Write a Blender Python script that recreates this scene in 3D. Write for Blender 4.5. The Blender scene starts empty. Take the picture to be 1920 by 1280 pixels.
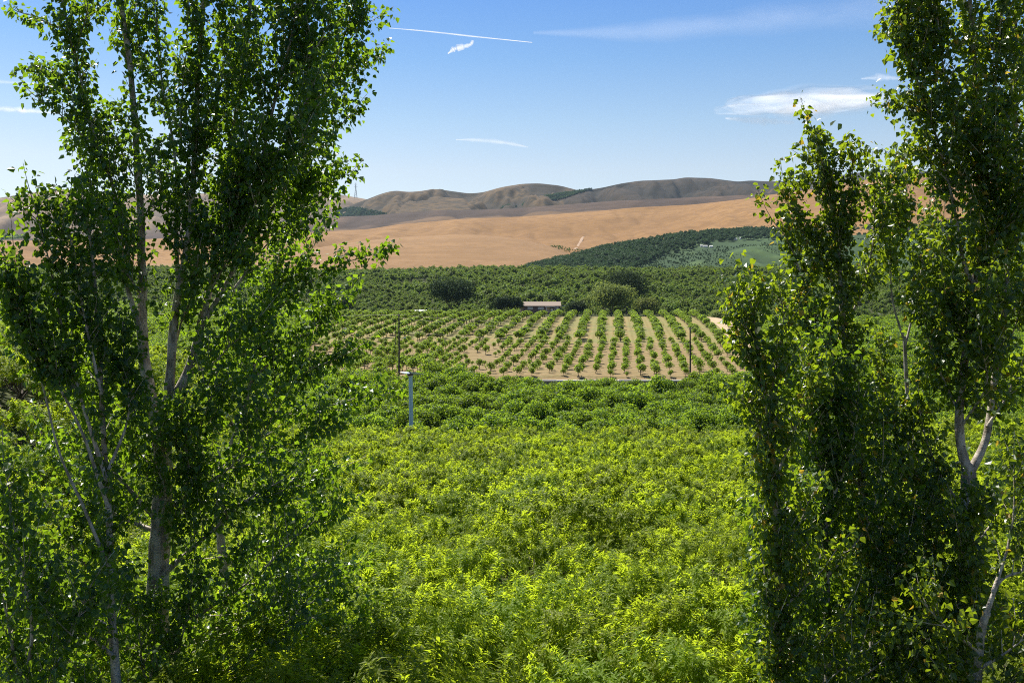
import bpy, math, random
import numpy as np
from mathutils import Vector, Matrix

R = math.radians
rng = np.random.default_rng(7)
random.seed(7)
SC = bpy.context.scene
COL = SC.collection

# ------------------------------------------------------------------ camera, sky, sun, exposure
FP, HX, HY = 1850.0, 960.0, 620.0          # focal length in photo pixels, principal column, horizon row
cam_d = bpy.data.cameras.new('camera')
cam_d.sensor_width = 36.0
cam_d.lens = FP / 1920 * 36
cam_d.shift_y = -(640 - HY) / 1920
cam_d.clip_start = 0.1
cam_d.clip_end = 40000
cam = bpy.data.objects.new('camera', cam_d)
cam.rotation_euler = (R(90), 0, 0)
COL.objects.link(cam)
SC.camera = cam

SUN_EL, SUN_AZ = 57.0, 34.0                # azimuth measured to the left of the view direction (+Y)
w = bpy.data.worlds.new('World'); SC.world = w; w.use_nodes = True
nt = w.node_tree; nt.nodes.clear()
sky = nt.nodes.new('ShaderNodeTexSky'); sky.sky_type = 'NISHITA'; sky.sun_disc = False
sky.sun_elevation = R(SUN_EL); sky.sun_rotation = R(-SUN_AZ)
sky.altitude = 600; sky.air_density = 1.0; sky.dust_density = 0.6; sky.ozone_density = 3.0
bg = nt.nodes.new('ShaderNodeBackground'); bg.inputs['Strength'].default_value = 0.08
wo = nt.nodes.new('ShaderNodeOutputWorld')
tc = nt.nodes.new('ShaderNodeTexCoord'); sx = nt.nodes.new('ShaderNodeSeparateXYZ'); cr = nt.nodes.new('ShaderNodeValToRGB'); mxs = nt.nodes.new('ShaderNodeMix')
nt.links.new(tc.outputs['Generated'], sx.inputs[0]); nt.links.new(sx.outputs['Z'], cr.inputs[0])
SKY_TINT = [(0.0, (1., .80, .65)), (.16, (1., .80, .65)), (.206, (.80, .76, .68)), (.266, (.52, .65, .72)), (.316, (.385, .57, .75)), (.5, (.30, .50, .76))]      # clear air: milky at the horizon, deeper blue above
while len(cr.color_ramp.elements) < len(SKY_TINT): cr.color_ramp.elements.new(.5)
for e_, (p_, c_) in zip(cr.color_ramp.elements, SKY_TINT): e_.position = p_; e_.color = (*c_, 1)
mxs.data_type = 'RGBA'; mxs.blend_type = 'MULTIPLY'; mxs.inputs[0].default_value = 1.0
nt.links.new(sky.outputs[0], mxs.inputs[6]); nt.links.new(cr.outputs[0], mxs.inputs[7])
nt.links.new(mxs.outputs[2], bg.inputs['Color']); nt.links.new(bg.outputs[0], wo.inputs['Surface'])

sl = bpy.data.lights.new('sun', 'SUN'); sl.energy = 5.0; sl.angle = R(0.55); sl.color = (1.0, 0.94, 0.84)
so = bpy.data.objects.new('sun', sl); COL.objects.link(so)
sdir = Vector((-math.sin(R(SUN_AZ)) * math.cos(R(SUN_EL)), math.cos(R(SUN_AZ)) * math.cos(R(SUN_EL)), math.sin(R(SUN_EL))))
so.rotation_euler = sdir.to_track_quat('Z', 'Y').to_euler()

w.cycles.sampling_method = 'NONE'
SC.view_settings.view_transform = 'Standard'; SC.view_settings.look = 'None'
SC.view_settings.gamma = 1; SC.view_settings.use_curve_mapping = False
SC.view_settings.exposure = 1.2
cy = SC.cycles
cy.max_bounces = 8; cy.diffuse_bounces = 4; cy.glossy_bounces = 2; cy.transmission_bounces = 4
cy.transparent_max_bounces = 40; cy.volume_bounces = 0; cy.use_denoising = False
cy.filter_width = 1.05; cy.sample_clamp_indirect = 6.0
cy.caustics_reflective = False; cy.caustics_refractive = False

# ------------------------------------------------------------------ helpers
def P(px, py, d):
    """world point seen at photo pixel (px, py) when it lies d metres ahead"""
    return np.array([(px - HX) / FP * d, d, (HY - py) / FP * d])

def tag(o, label=None, cat=None, group=None, kind=None):
    if label: o['label'] = label
    if cat: o['category'] = cat
    if group: o['group'] = group
    if kind: o['kind'] = kind
    return o

def mesh_np(name, parts, mats):
    """parts: list of (V n*3, F m*k, material index, smooth)"""
    vs, ls, starts, tot, mi, sm = [], [], [], [], [], []
    off = 0; lo = 0
    for V, F, m, s in parts:
        if len(F) == 0: continue
        V = np.asarray(V, np.float32).reshape(-1, 3); F = np.asarray(F, np.int64)
        k = F.shape[1]
        vs.append(V); ls.append((F + off).ravel())
        starts.append(lo + np.arange(len(F)) * k); tot.append(np.full(len(F), k))
        mi.append(np.full(len(F), m)); sm.append(np.full(len(F), bool(s)))
        off += len(V); lo += F.size
    me = bpy.data.meshes.new(name)
    V = np.concatenate(vs); L = np.concatenate(ls); S = np.concatenate(starts)
    me.vertices.add(len(V)); me.vertices.foreach_set('co', V.ravel())
    me.loops.add(len(L)); me.loops.foreach_set('vertex_index', L.astype(np.int32))
    me.polygons.add(len(S)); me.polygons.foreach_set('loop_start', S.astype(np.int32))
    try: me.polygons.foreach_set('loop_total', np.concatenate(tot).astype(np.int32))
    except Exception: pass
    me.polygons.foreach_set('material_index', np.concatenate(mi).astype(np.int32))
    me.polygons.foreach_set('use_smooth', np.concatenate(sm))
    for m in mats: me.materials.append(m)
    me.update(calc_edges=True); me.validate()
    return me

def link(name, me, parent=None, loc=None):
    o = bpy.data.objects.new(name, me); COL.objects.link(o)
    if parent is not None: o.parent = parent
    if loc is not None: o.location = loc
    return o

def empty(name, loc=(0, 0, 0), rz=0):
    o = bpy.data.objects.new(name, None); COL.objects.link(o)
    o.location = loc; o.rotation_euler = (0, 0, rz); o.empty_display_size = .3
    return o

def catmull(pts, n):
    pts = np.asarray(pts, float)
    p = np.vstack([2 * pts[0] - pts[1], pts, 2 * pts[-1] - pts[-2]])
    m = len(pts) - 1
    u = np.linspace(0, m, n); i = np.minimum(u.astype(int), m - 1); t = (u - i)[:, None]
    a, b, c, d = p[i], p[i + 1], p[i + 2], p[i + 3]
    return .5 * (2 * b + (c - a) * t + (2 * a - 5 * b + 4 * c - d) * t ** 2 + (3 * b - a - 3 * c + d) * t ** 3)

def nrmz(v): return v / np.maximum(np.linalg.norm(v, axis=-1, keepdims=True), 1e-9)

def tube(pts, rad, seg=8, cap=True):
    pts = np.asarray(pts, float); n = len(pts)
    rad = np.broadcast_to(np.asarray(rad, float), (n,))
    tan = nrmz(np.gradient(pts, axis=0))
    ref = np.where(np.abs(tan[:, 2:3]) > .9, [[1., 0, 0]], [[0, 0, 1.]])
    if abs(tan[:, 2]).mean() > .6: ref = np.broadcast_to([[0, 1., 0]], tan.shape)
    else: ref = np.broadcast_to([[0, 0, 1.]], tan.shape)
    s = nrmz(np.cross(tan, ref)); b = np.cross(s, tan)
    a = np.arange(seg) / seg * 2 * np.pi
    V = pts[:, None] + rad[:, None, None] * (np.cos(a)[None, :, None] * s[:, None] + np.sin(a)[None, :, None] * b[:, None])
    i = np.arange(n - 1)[:, None] * seg; j = np.arange(seg)[None]; k = (j + 1) % seg
    F = np.stack([i + j, i + k, i + seg + k, i + seg + j], -1).reshape(-1, 4)
    V = V.reshape(-1, 3)
    if cap:
        V = np.vstack([V, pts[0], pts[-1]]); c0, c1 = n * seg, n * seg + 1
        jj = np.arange(seg); kk = (jj + 1) % seg
        c = np.stack([np.full(seg, c0), kk, jj, jj], -1); e = (n - 1) * seg
        c2 = np.stack([np.full(seg, c1), e + jj, e + kk], -1)
        F3 = np.vstack([np.stack([np.full(seg, c0), kk, jj], -1), c2])
        return [(V, F), (V, F3)]
    return [(V, F)]

def tube_parts(pts, rad, seg, m, smooth=True, cap=True):
    return [(V, F, m, smooth) for V, F in tube(pts, rad, seg, cap)]

def boxp(c, s, m, rot=0.0):
    x, y, z = np.array(s) / 2.0
    V = np.array([[a * x, b * y, e * z] for e in (-1, 1) for a, b in ((-1, -1), (1, -1), (1, 1), (-1, 1))])
    if rot:
        cr, sr = math.cos(rot), math.sin(rot); V = V @ np.array([[cr, sr, 0], [-sr, cr, 0], [0, 0, 1]])
    F = np.array([[3, 2, 1, 0], [4, 5, 6, 7], [0, 1, 5, 4], [1, 2, 6, 5], [2, 3, 7, 6], [3, 0, 4, 7]])
    return (V + np.array(c), F, m, False)

def leaves(pos, d, n, ln, wd, kind):
    """pos, tip direction, normal, length, width -> V, F ; every leaf an island of its own"""
    d = nrmz(d); s = nrmz(np.cross(d, n)); n = np.cross(s, d)
    if kind == 'poplar':
        T = np.array([[0, 0, 0], [-.5, .26, .1], [-.33, .6, .07], [0, 1.04, -.08], [.33, .6, .07], [.5, .26, .1]])
        Fq = np.array([[0, 3, 2, 1], [0, 5, 4, 3]])
    elif kind == 'peach':
        T = np.array([[0, 0, 0], [-.5, .42, .07], [0, .45, .02], [.5, .42, .07], [0, 1., -.2]])
        Fq = np.array([[0, 2, 1], [1, 2, 4], [0, 3, 2], [2, 3, 4]])
    else:
        T = np.array([[-.35, 0, 0], [.3, .05, .1], [.5, .65, -.05], [-.1, 1., .08], [-.5, .5, 0]])
        Fq = np.array([[0, 1, 2], [0, 2, 3], [0, 3, 4]])
    k = len(T); N = len(pos)
    V = (pos[:, None] + T[None, :, 0:1] * (wd[:, None, None] * s[:, None]) + T[None, :, 1:2] * (ln[:, None, None] * d[:, None])
         + T[None, :, 2:3] * (ln[:, None, None] * n[:, None]))
    F = (Fq[None] + (np.arange(N) * k)[:, None, None]).reshape(-1, Fq.shape[1])
    return V.reshape(-1, 3), F

# value noise in 2-D
_perm = np.random.default_rng(3).random((256, 256))
def vnoise(x, y):
    xi = np.floor(x).astype(int); yi = np.floor(y).astype(int); fx = x - xi; fy = y - yi
    fx = fx * fx * (3 - 2 * fx); fy = fy * fy * (3 - 2 * fy)
    g = lambda a, b: _perm[a & 255, b & 255]
    return (g(xi, yi) * (1 - fx) + g(xi + 1, yi) * fx) * (1 - fy) + (g(xi, yi + 1) * (1 - fx) + g(xi + 1, yi + 1) * fx) * fy
def fbm(x, y, o=4):
    r = 0; a = .5
    for i in range(o):
        r = r + a * (vnoise(x * 2 ** i + 17 * i, y * 2 ** i + 5 * i) - .5); a *= .5
    return r
def ridged(x, y, o=4):
    r = 0; a = .5
    for i in range(o):
        r = r + a * (1 - np.abs(2 * vnoise(x * 2 ** i + 31 * i, y * 2 ** i + 9 * i) - 1)); a *= .5
    return r
def sst(a, b, x):
    t = np.clip((x - a) / (b - a), 0, 1); return t * t * (3 - 2 * t)

# ------------------------------------------------------------------ materials
def mat(name):
    m = bpy.data.materials.new(name); m.use_nodes = True
    t = m.node_tree; b = t.nodes['Principled BSDF']
    return m, t, b
class N:
    """tiny node helper"""
    def __init__(s, t): s.t = t
    def new(s, k, **kw):
        n = s.t.nodes.new(k)
        for a, b in kw.items(): setattr(n, a, b)
        return n
    def put(s, sock, v):
        if hasattr(v, 'is_output') or isinstance(v, bpy.types.NodeSocket): s.t.links.new(v, sock)
        else: sock.default_value = v
    def math(s, op, a, b=0.0, c=None):
        n = s.new('ShaderNodeMath', operation=op); s.put(n.inputs[0], a); s.put(n.inputs[1], b)
        if c is not None: s.put(n.inputs[2], c)
        return n.outputs[0]
    def mix(s, f, a, b, blend='MIX'):
        n = s.new('ShaderNodeMix', data_type='RGBA', blend_type=blend)
        s.put(n.inputs[0], f); s.put(n.inputs[6], a if not isinstance(a, tuple) else (*a, 1)[:4]); s.put(n.inputs[7], b if not isinstance(b, tuple) else (*b, 1)[:4])
        return n.outputs[2]
    def ramp(s, f, stops):
        n = s.new('ShaderNodeValToRGB'); s.put(n.inputs[0], f)
        e = n.color_ramp.elements
        while len(e) < len(stops): e.new(.5)
        for k, (p, c) in enumerate(stops):
            e[k].position = p; e[k].color = (*c, 1) if len(c) == 3 else c
        return n.outputs[0]
    def rng(s, f, a, b, c=0., d=1.):
        n = s.new('ShaderNodeMapRange'); n.interpolation_type = 'SMOOTHSTEP'
        for k, v in zip(range(5), (f, a, b, c, d)): s.put(n.inputs[k], v)
        return n.outputs[0]
    def noise(s, vec, scale, detail=4, rough=.55, dist=0):
        n = s.new('ShaderNodeTexNoise'); s.put(n.inputs['Vector'], vec); n.inputs['Scale'].default_value = scale
        n.inputs['Detail'].default_value = detail; n.inputs['Roughness'].default_value = rough; n.inputs['Distortion'].default_value = dist
        return n.outputs['Fac']
    def obj(s): return s.new('ShaderNodeTexCoord').outputs['Object']
    def mapped(s, vec, scale=(1, 1, 1), rot=(0, 0, 0)):
        n = s.new('ShaderNodeMapping'); s.put(n.inputs[0], vec); n.inputs['Scale'].default_value = scale; n.inputs['Rotation'].default_value = rot
        return n.outputs[0]

def leaf_mat(name, c0, c1, tr, fac=.42, rough=.38, spec=.45, spread=.35, yellow=None):
    m, t, b = mat(name); k = N(t)
    geo = k.new('ShaderNodeNewGeometry'); oi = k.new('ShaderNodeObjectInfo')
    r = geo.outputs['Random Per Island']
    col = k.mix(r, c0, c1)
    hs = k.new('ShaderNodeHueSaturation'); k.put(hs.inputs['Color'], col)
    k.put(hs.inputs['Value'], k.math('MULTIPLY_ADD', oi.outputs['Random'], spread, 1 - spread / 2))
    k.put(hs.inputs['Hue'], k.math('MULTIPLY_ADD', oi.outputs['Random'], .03, .485))
    base = hs.outputs[0]
    tcol = k.mix(r, tr, tuple(np.array(tr) * (.75, .8, .9)))
    hs2 = k.new('ShaderNodeHueSaturation'); k.put(hs2.inputs['Color'], tcol)
    k.put(hs2.inputs['Value'], k.math('MULTIPLY_ADD', oi.outputs['Random'], spread, 1 - spread / 2)); tcol = hs2.outputs[0]
    if yellow:
        f = k.math('GREATER_THAN', r, 1 - yellow)
        base = k.mix(f, base, (.30, .20, .02)); tcol = k.mix(f, tcol, (.5, .36, .03))
    k.put(b.inputs['Base Color'], base); b.inputs['Roughness'].default_value = rough
    b.inputs['Specular IOR Level'].default_value = spec
    tl = k.new('ShaderNodeBsdfTranslucent'); k.put(tl.inputs['Color'], tcol)
    mx = k.new('ShaderNodeMixShader'); mx.inputs[0].default_value = fac
    t.links.new(b.outputs[0], mx.inputs[1]); t.links.new(tl.outputs[0], mx.inputs[2])
    t.links.new(mx.outputs[0], t.nodes['Material Output'].inputs['Surface'])
    return m

M = {}
M['poplar'] = leaf_mat('poplar_leaf', (.022, .058, .011), (.042, .088, .014), (.27, .43, .014), .46, .36, .5, .12)
M['poplar_y'] = leaf_mat('poplar_leaf_turning', (.027, .060, .010), (.050, .090, .014), (.34, .45, .014), .46, .36, .5, .12, yellow=.025)
M['peach'] = leaf_mat('peach_leaf', (.11, .160, .009), (.155, .21, .012), (.50, .615, .024), .55, .5, .16, .14)
M['cherry'] = leaf_mat('orchard_leaf', (.052, .105, .010), (.086, .142, .012), (.32, .46, .02), .48, .5, .16, .25)
M['young'] = leaf_mat('young_leaf', (.09, .140, .016), (.13, .175, .02), (.36, .50, .035), .46, .5, .16, .3)
M['wood_far'] = leaf_mat('far_orchard_leaf', (.072, .122, .022), (.118, .165, .026), (.24, .33, .035), .32, .6, .1, .4)
M['dark_tree'] = leaf_mat('dark_tree_leaf', (.022, .045, .016), (.038, .065, .02), (.06, .09, .02), .2, .7, .06, .1)
M['olive_tree'] = leaf_mat('olive_tree_leaf', (.11, .145, .04), (.155, .19, .05), (.28, .33, .06), .34, .7, .08, .1)

def bark_mat(name, c0, c1, sc):
    m, t, b = mat(name); k = N(t); o = k.obj()
    n1 = k.noise(k.mapped(o, (1, 1, .35)), sc, 6, .65)
    n2 = k.noise(k.mapped(o, (1, 1, 3.2)), sc * 1.5, 4, .6, .5)
    c = k.mix(k.rng(n1, .38, .62), c0, c1)
    c = k.mix(k.rng(n2, .60, .68), c, tuple(np.array(c0) * .3))
    k.put(b.inputs['Base Color'], c); b.inputs['Roughness'].default_value = .85
    bp = k.new('ShaderNodeBump'); bp.inputs['Strength'].default_value = .6; bp.inputs['Distance'].default_value = .02
    k.put(bp.inputs['Height'], k.math('ADD', n1, n2)); k.put(b.inputs['Normal'], bp.outputs[0])
    return m
M['bark'] = bark_mat('poplar_bark', (.20, .165, .125), (.47, .42, .35), 9)
M['bark_dark'] = bark_mat('orchard_bark', (.05, .035, .025), (.12, .09, .07), 8)

def plain(name, c, rough=.7, metal=0., var=.25, sc=3.0):
    m, t, b = mat(name); k = N(t); n = k.noise(k.obj(), sc, 5)
    k.put(b.inputs['Base Color'], k.mix(n, tuple(np.array(c) * (1 - var)), tuple(np.minimum(np.array(c) * (1 + var), 1))))
    b.inputs['Roughness'].default_value = rough; b.inputs['Metallic'].default_value = metal
    return m

def hill_mat(name, c0, c1, c2, s1, s2, stripe=0., stripe_scale=.05, patch=None, bump=.4, gul=.8):
    """dry hillside: broad tone, finer scrub mottling, faint contour lines"""
    m, t, b = mat(name); k = N(t); o = k.obj()
    a = k.noise(o, s1, 5, .6, .3); d = k.noise(o, s2, 6, .65)
    c = k.mix(k.rng(a, .35, .65), c0, c1)
    c = k.mix(k.rng(d, .46, .60, 0, .8), c, c2)
    e_ = k.noise(k.mapped(o, (.35, 1, 1)), s1 * 6, 6, .7, .8); c = k.mix(k.rng(e_, .47, .62, 0, .6), c, c2)
    ga = k.new('ShaderNodeAttribute'); ga.attribute_name = 'gully'
    c = k.mix(k.math('MULTIPLY', ga.outputs['Fac'], gul), c, tuple(np.array(c2) * .8))  # scrub tone darkens gully creases, painting in relief shade the high sun leaves weak
    if stripe:
        wv = k.new('ShaderNodeTexWave'); wv.wave_type = 'BANDS'; wv.bands_direction = 'Y'
        k.put(wv.inputs['Vector'], k.mapped(o, (.35, 1, 1.6), (0, 0, .25))); wv.inputs['Scale'].default_value = stripe_scale
        wv.inputs['Distortion'].default_value = 9; wv.inputs['Detail'].default_value = 3; wv.inputs['Detail Scale'].default_value = .35
        c = k.mix(k.math('MULTIPLY', wv.outputs['Fac'], stripe), c, tuple(np.array(c1) * .55))
    if patch:
        pn = k.noise(k.mapped(o, (.5, 1, 1)), patch[0], 2, .4, 1.2)
        c = k.mix(k.rng(pn, .60, .64, 0, patch[2]), c, patch[1])
    k.put(b.inputs['Base Color'], c); b.inputs['Roughness'].default_value = .95; b.inputs['Specular IOR Level'].default_value = .1
    bp = k.new('ShaderNodeBump'); bp.inputs['Strength'].default_value = bump; bp.inputs['Distance'].default_value = .6 / s2 * .05
    k.put(bp.inputs['Height'], d); k.put(b.inputs['Normal'], bp.outputs[0])
    return m
M['wheat'] = hill_mat('stubble_field', (.205, .113, .041), (.238, .135, .050), (.158, .086, .033), .0022, .05, .3, .02, gul=.25)
M['wheat_p'] = hill_mat('pale_stubble_field', (.215, .126, .056), (.245, .146, .067), (.178, .104, .046), .003, .05, .25, .03, gul=.2)
M['plough'] = hill_mat('ploughed_soil', (.060, .038, .025), (.083, .053, .034), (.042, .028, .020), .003, .03, .5, .014, (.003, (.16, .098, .048), .5))
M['scrub'] = hill_mat('dry_scrub', (.112, .071, .029), (.074, .048, .023), (.026, .022, .014), .003, .035, .25, .008, (.003, (.07, .055, .042), .8))
M['scrub_dark'] = hill_mat('dark_scrub', (.050, .033, .018), (.034, .024, .015), (.017, .015, .011), .003, .035, .4, .008, (.003, (.105, .068, .034), .6))
M['tan'] = hill_mat('tan_grass', (.24, .16, .088), (.18, .125, .078), (.11, .082, .058), .002, .02, .15, .006, (.0025, (.33, .215, .115), .7))
M['green_slope'] = hill_mat('green_slope', (.045, .080, .030), (.060, .095, .034), (.032, .062, .026), .006, .06, .35, .02)
M['grass_slope'] = hill_mat('grass_slope', (.044, .078, .026), (.060, .096, .030), (.030, .058, .022), .004, .05, .3, .012)
M['floor'] = hill_mat('orchard_floor', (.035, .045, .014), (.05, .055, .018), (.022, .03, .01), .05, .8, 0)

def field_mat():
    m, t, b = mat('orchard_field_soil'); k = N(t); o = k.obj()
    sp = k.new('ShaderNodeSeparateXYZ'); k.put(sp.inputs[0], o)
    X, Y = sp.outputs[0], sp.outputs[1]
    n = k.noise(o, .12, 5, .6); n2 = k.noise(o, 1.3, 5, .65)
    u = k.math('SUBTRACT', X, k.math('MULTIPLY', Y, .10))          # across the rows
    fr = k.math('FRACT', k.math('DIVIDE', u, 1.35))
    track = k.rng(k.math('ABSOLUTE', k.math('SUBTRACT', fr, .5)), .12, .36)
    alley = k.math('FRACT', k.math('DIVIDE', k.math('FLOOR', k.math('DIVIDE', u, 5.4)), 2.0))
    up = k.mix(alley, (.185, .138, .054), (.140, .130, .042))
    up = k.mix(k.math('MULTIPLY', track, .45), up, (.22, .19, .085))
    up = k.mix(k.rng(n, .42, .66, 0, .7), up, (.125, .145, .048))
    rip = k.new('ShaderNodeTexWave'); rip.bands_direction = 'Y'; k.put(rip.inputs['Vector'], o)
    rip.inputs['Scale'].default_value = .1; rip.inputs['Distortion'].default_value = 5; rip.inputs['Detail'].default_value = 3; rip.inputs['Detail Scale'].default_value = 1.6
    lowc = k.mix(k.rng(rip.outputs['Fac'], .3, .85), (.20, .142, .070), (.145, .110, .048))
    lowc = k.mix(k.rng(n2, .5, .7, 0, .5), lowc, (.17, .17, .075))
    edge = k.math('MULTIPLY_ADD', n, 6.0, 255.0)
    c = k.mix(k.rng(k.math('SUBTRACT', Y, edge), -1.5, 1.5), lowc, up)
    c = k.mix(k.rng(n2, .45, .7, .0, .3), c, (.28, .22, .13))
    k.put(b.inputs['Base Color'], c); b.inputs['Roughness'].default_value = .95; b.inputs['Specular IOR Level'].default_value = .1
    bp = k.new('ShaderNodeBump'); bp.inputs['Strength'].default_value = .7; bp.inputs['Distance'].default_value = .15
    k.put(bp.inputs['Height'], k.math('ADD', n2, rip.outputs['Fac'])); k.put(b.inputs['Normal'], bp.outputs[0])
    return m
M['field'] = field_mat()
M['track'] = hill_mat('dirt_track_soil', (.42, .32, .205), (.36, .27, .165), (.28, .215, .125), .1, 1.0, .3, .5)

# ------------------------------------------------------------------ ground
PY = np.array([-400, -60, 0, 8, 13, 30, 60, 100, 126, 150, 172, 186, 190, 220, 250, 280, 300, 320, 340, 352, 362, 380, 400, 430, 470, 520, 600, 700, 800, 880, 920, 960, 1100, 2500, 7000, 14000.])
PZ = np.array([-7, -7, -8.2, -8.6, -8.9, -10.4, -13, -15.2, -16.2, -14.6, -12.4, -11.6, -8.9, -6.8, -4.1, -1.2, .9, 2.7, 4.2, 4.9, 5.2, 5.0, 4.2, 4.4, 7.0, 12.5, 21.5, 34, 44.5, 50, 50.2, 47, 28, 20, 0, -20.])
def ground_z(x, y):
    x = np.asarray(x, float); y = np.asarray(y, float)
    z = np.interp(y, PY, PZ)
    z = (z + np.interp(y - 4, PY, PZ) + np.interp(y + 4, PY, PZ)) / 3 if True else z
    # the far right shoulder of the field falls away, the bank on the far left rises
    z = z - sst(66, 110, x) * sst(230, 300, y) * (1 - sst(440, 560, y)) * 5.0
    z = z + 9.5 * sst(-15, -36, x) * sst(28, 62, y) * (1 - sst(85, 150, y))
    z = z + 4.5 * sst(22, 55, x) * sst(30, 70, y) * (1 - sst(90, 150, y)) * .5
    z = z + fbm(x * .02, y * .02, 3) * 1.2 * sst(380, 480, y) + fbm(x * .004, y * .004, 3) * 16 * sst(480, 750, y) * (1 - sst(930, 1100, y))
    return z
def in_field(x, y):
    return sst(184, 189, y) * (1 - sst(370, 380, y)) * sst(0, 5, x + .205 * y) * (1 - sst(-1, 5, x - .243 * y))
gx = np.concatenate([np.linspace(-4300, -420, 14)[:-1], np.linspace(-420, 420, 141), np.linspace(420, 4300, 14)[1:]])
gy = np.concatenate([[-400, -200, -100, -40], np.arange(-10, 400, 4.), np.arange(400, 1120, 12.), np.linspace(1130, 5250, 20)])
GX, GY = np.meshgrid(gx, gy)
GZ = ground_z(GX, GY) - 1.2 * in_field(GX, GY)
def grid_faces(nr, nc):
    i = np.arange(nr - 1)[:, None] * nc; j = np.arange(nc - 1)[None]
    return np.stack([i + j, i + j + 1, i + nc + j + 1, i + nc + j], -1).reshape(-1, 4)
o = link('ground', mesh_np('ground', [(np.stack([GX, GY, GZ], -1).reshape(-1, 3), grid_faces(*GX.shape), 0, True)], [M['floor']]))
tag(o, 'orchard floor of dry grass and soil', kind='structure')

fx = np.linspace(-.205, .243, 120); fy = np.arange(188.6, 376, 1.8)
FX, FY = np.meshgrid(fx, fy); FX = FX * FY
FZ = ground_z(FX, FY) + fbm(FX * .3, FY * .3, 2) * .25
o = link('field', mesh_np('field', [(np.stack([FX, FY, FZ], -1).reshape(-1, 3), grid_faces(*FX.shape), 0, True)], [M['field']]))
tag(o, 'tan tilled field with young tree rows', kind='structure')
# pale track along the right edge of the upper field
tp = catmull(np.array([P(1300, 0, 362)[:2], P(1330, 0, 350)[:2], P(1365, 0, 310)[:2], P(1390, 0, 275)[:2], P(1420, 0, 245)[:2], P(1470, 0, 220)[:2]]), 60)
tn = np.gradient(tp, axis=0); tn = nrmz(np.stack([tn[:, 1], -tn[:, 0]], -1))
wv = np.linspace(-3.2, 3.8, 9)
TX = tp[:, None, 0] + tn[:, None, 0] * wv; TY = tp[:, None, 1] + tn[:, None, 1] * wv
TZ = ground_z(TX, TY) + .22 - .1 * np.abs(wv) / 3.8
o = link('dirt_track', mesh_np('dirt_track', [(np.stack([TX, TY, TZ], -1).reshape(-1, 3), grid_faces(*TX.shape), 0, True)], [M['track']]))
tag(o, 'pale dirt track curving along the field edge', kind='structure')

# ------------------------------------------------------------------ hills
class Hill: pass
def hill(name, label, skyl, base, d0, d1, m, amp=8., fs=.006, nc=720, nr=80, shape=.8, back=.35, ridge_amp=.2, seed=0., gully=0., mats=None):
    """a hill that rises from distance d0 to its ridge at d1; skyl / base are outline points (column, row)"""
    px = np.linspace(-420, 2340, nc); s = np.array(skyl, float); bs = np.array(base, float)
    ys = np.interp(px, s[:, 0], s[:, 1]); yb = np.interp(px, bs[:, 0], bs[:, 1])
    kk = np.ones(5) / 5; ys = np.convolve(np.pad(ys, 2, 'edge'), kk, 'valid')
    D0 = np.interp(px, *np.array(d0, float).T) if np.ndim(d0) else np.full(nc, float(d0))
    D1 = np.interp(px, *np.array(d1, float).T) if np.ndim(d1) else np.full(nc, float(d1))
    t = np.linspace(0, 1, nr)[:, None]
    S = np.sin(t * np.pi / 2) ** shape
    d = D0 + (D1 - D0) * t
    y = yb + (ys - yb) * S
    X = (px - HX) / FP * d; Z = (HY - y) / FP * d
    wgt = np.clip(np.sin(np.pi * np.clip(t, 0, 1)) ** .6, 0, 1)
    Z = Z + wgt * amp * (fbm(X * fs + seed, d * fs * 1.3 + seed, 5) * 2) - wgt * gully * np.maximum(ridged(X * fs * 1.7 + seed, d * fs * .5 + seed, 4) - .42, 0) * 1.6
    Z = Z + ridge_amp * t ** 4 * amp * fbm(X * fs * 2 + seed, d * 0 + seed, 4)
    gv = np.clip((ridged(X * fs * 1.7 + seed, d * fs * .5 + seed, 4) - .50) * 6 + fbm(X * fs * 5, d * fs * 3, 3) * 1.2, 0, 1)
    tb = np.linspace(0, 1, 9)[1:, None]
    db = D1 + tb * 900; Xb = (px - HX) / FP * db; zr = Z[-1]
    Zb = zr - (zr * back + 60) * tb ** 1.6
    sk = np.array([[0., 1.]])[0]
    V = np.concatenate([np.stack([X, d * np.ones_like(X), Z], -1), np.stack([Xb, db * np.ones_like(Xb), Zb], -1)])
    # skirt below the base so the hill is rooted in the ground
    first = V[:1].copy(); first[..., 2] -= 60; V = np.concatenate([first, V])
    me = mesh_np(name, [(V.reshape(-1, 3), grid_faces(V.shape[0], nc), 0, True)], [m])
    ga = np.zeros(V.shape[:2], np.float32); ga[1:nr + 1] = gv
    me.attributes.new('gully', 'FLOAT', 'POINT').data.foreach_set('value', ga.ravel())
    o = link(name, me); tag(o, label, kind='structure')
    h = Hill(); h.o = o; h.V = V[1:nr + 1]; h.px = px; h.ys = ys; h.yb = yb
    def at(qpx, qt):
        c = np.clip((np.asarray(qpx) + 420) / 2760 * (nc - 1), 0, nc - 1.001); r = np.clip(np.asarray(qt) * (nr - 1), 0, nr - 1.001)
        i = r.astype(int); j = c.astype(int); a = (r - i)[:, None]; bb = (c - j)[:, None]
        return (h.V[i, j] * (1 - a) + h.V[i + 1, j] * a) * (1 - bb) + (h.V[i, j + 1] * (1 - a) + h.V[i + 1, j + 1] * a) * bb
    h.at = at
    return h

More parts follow.
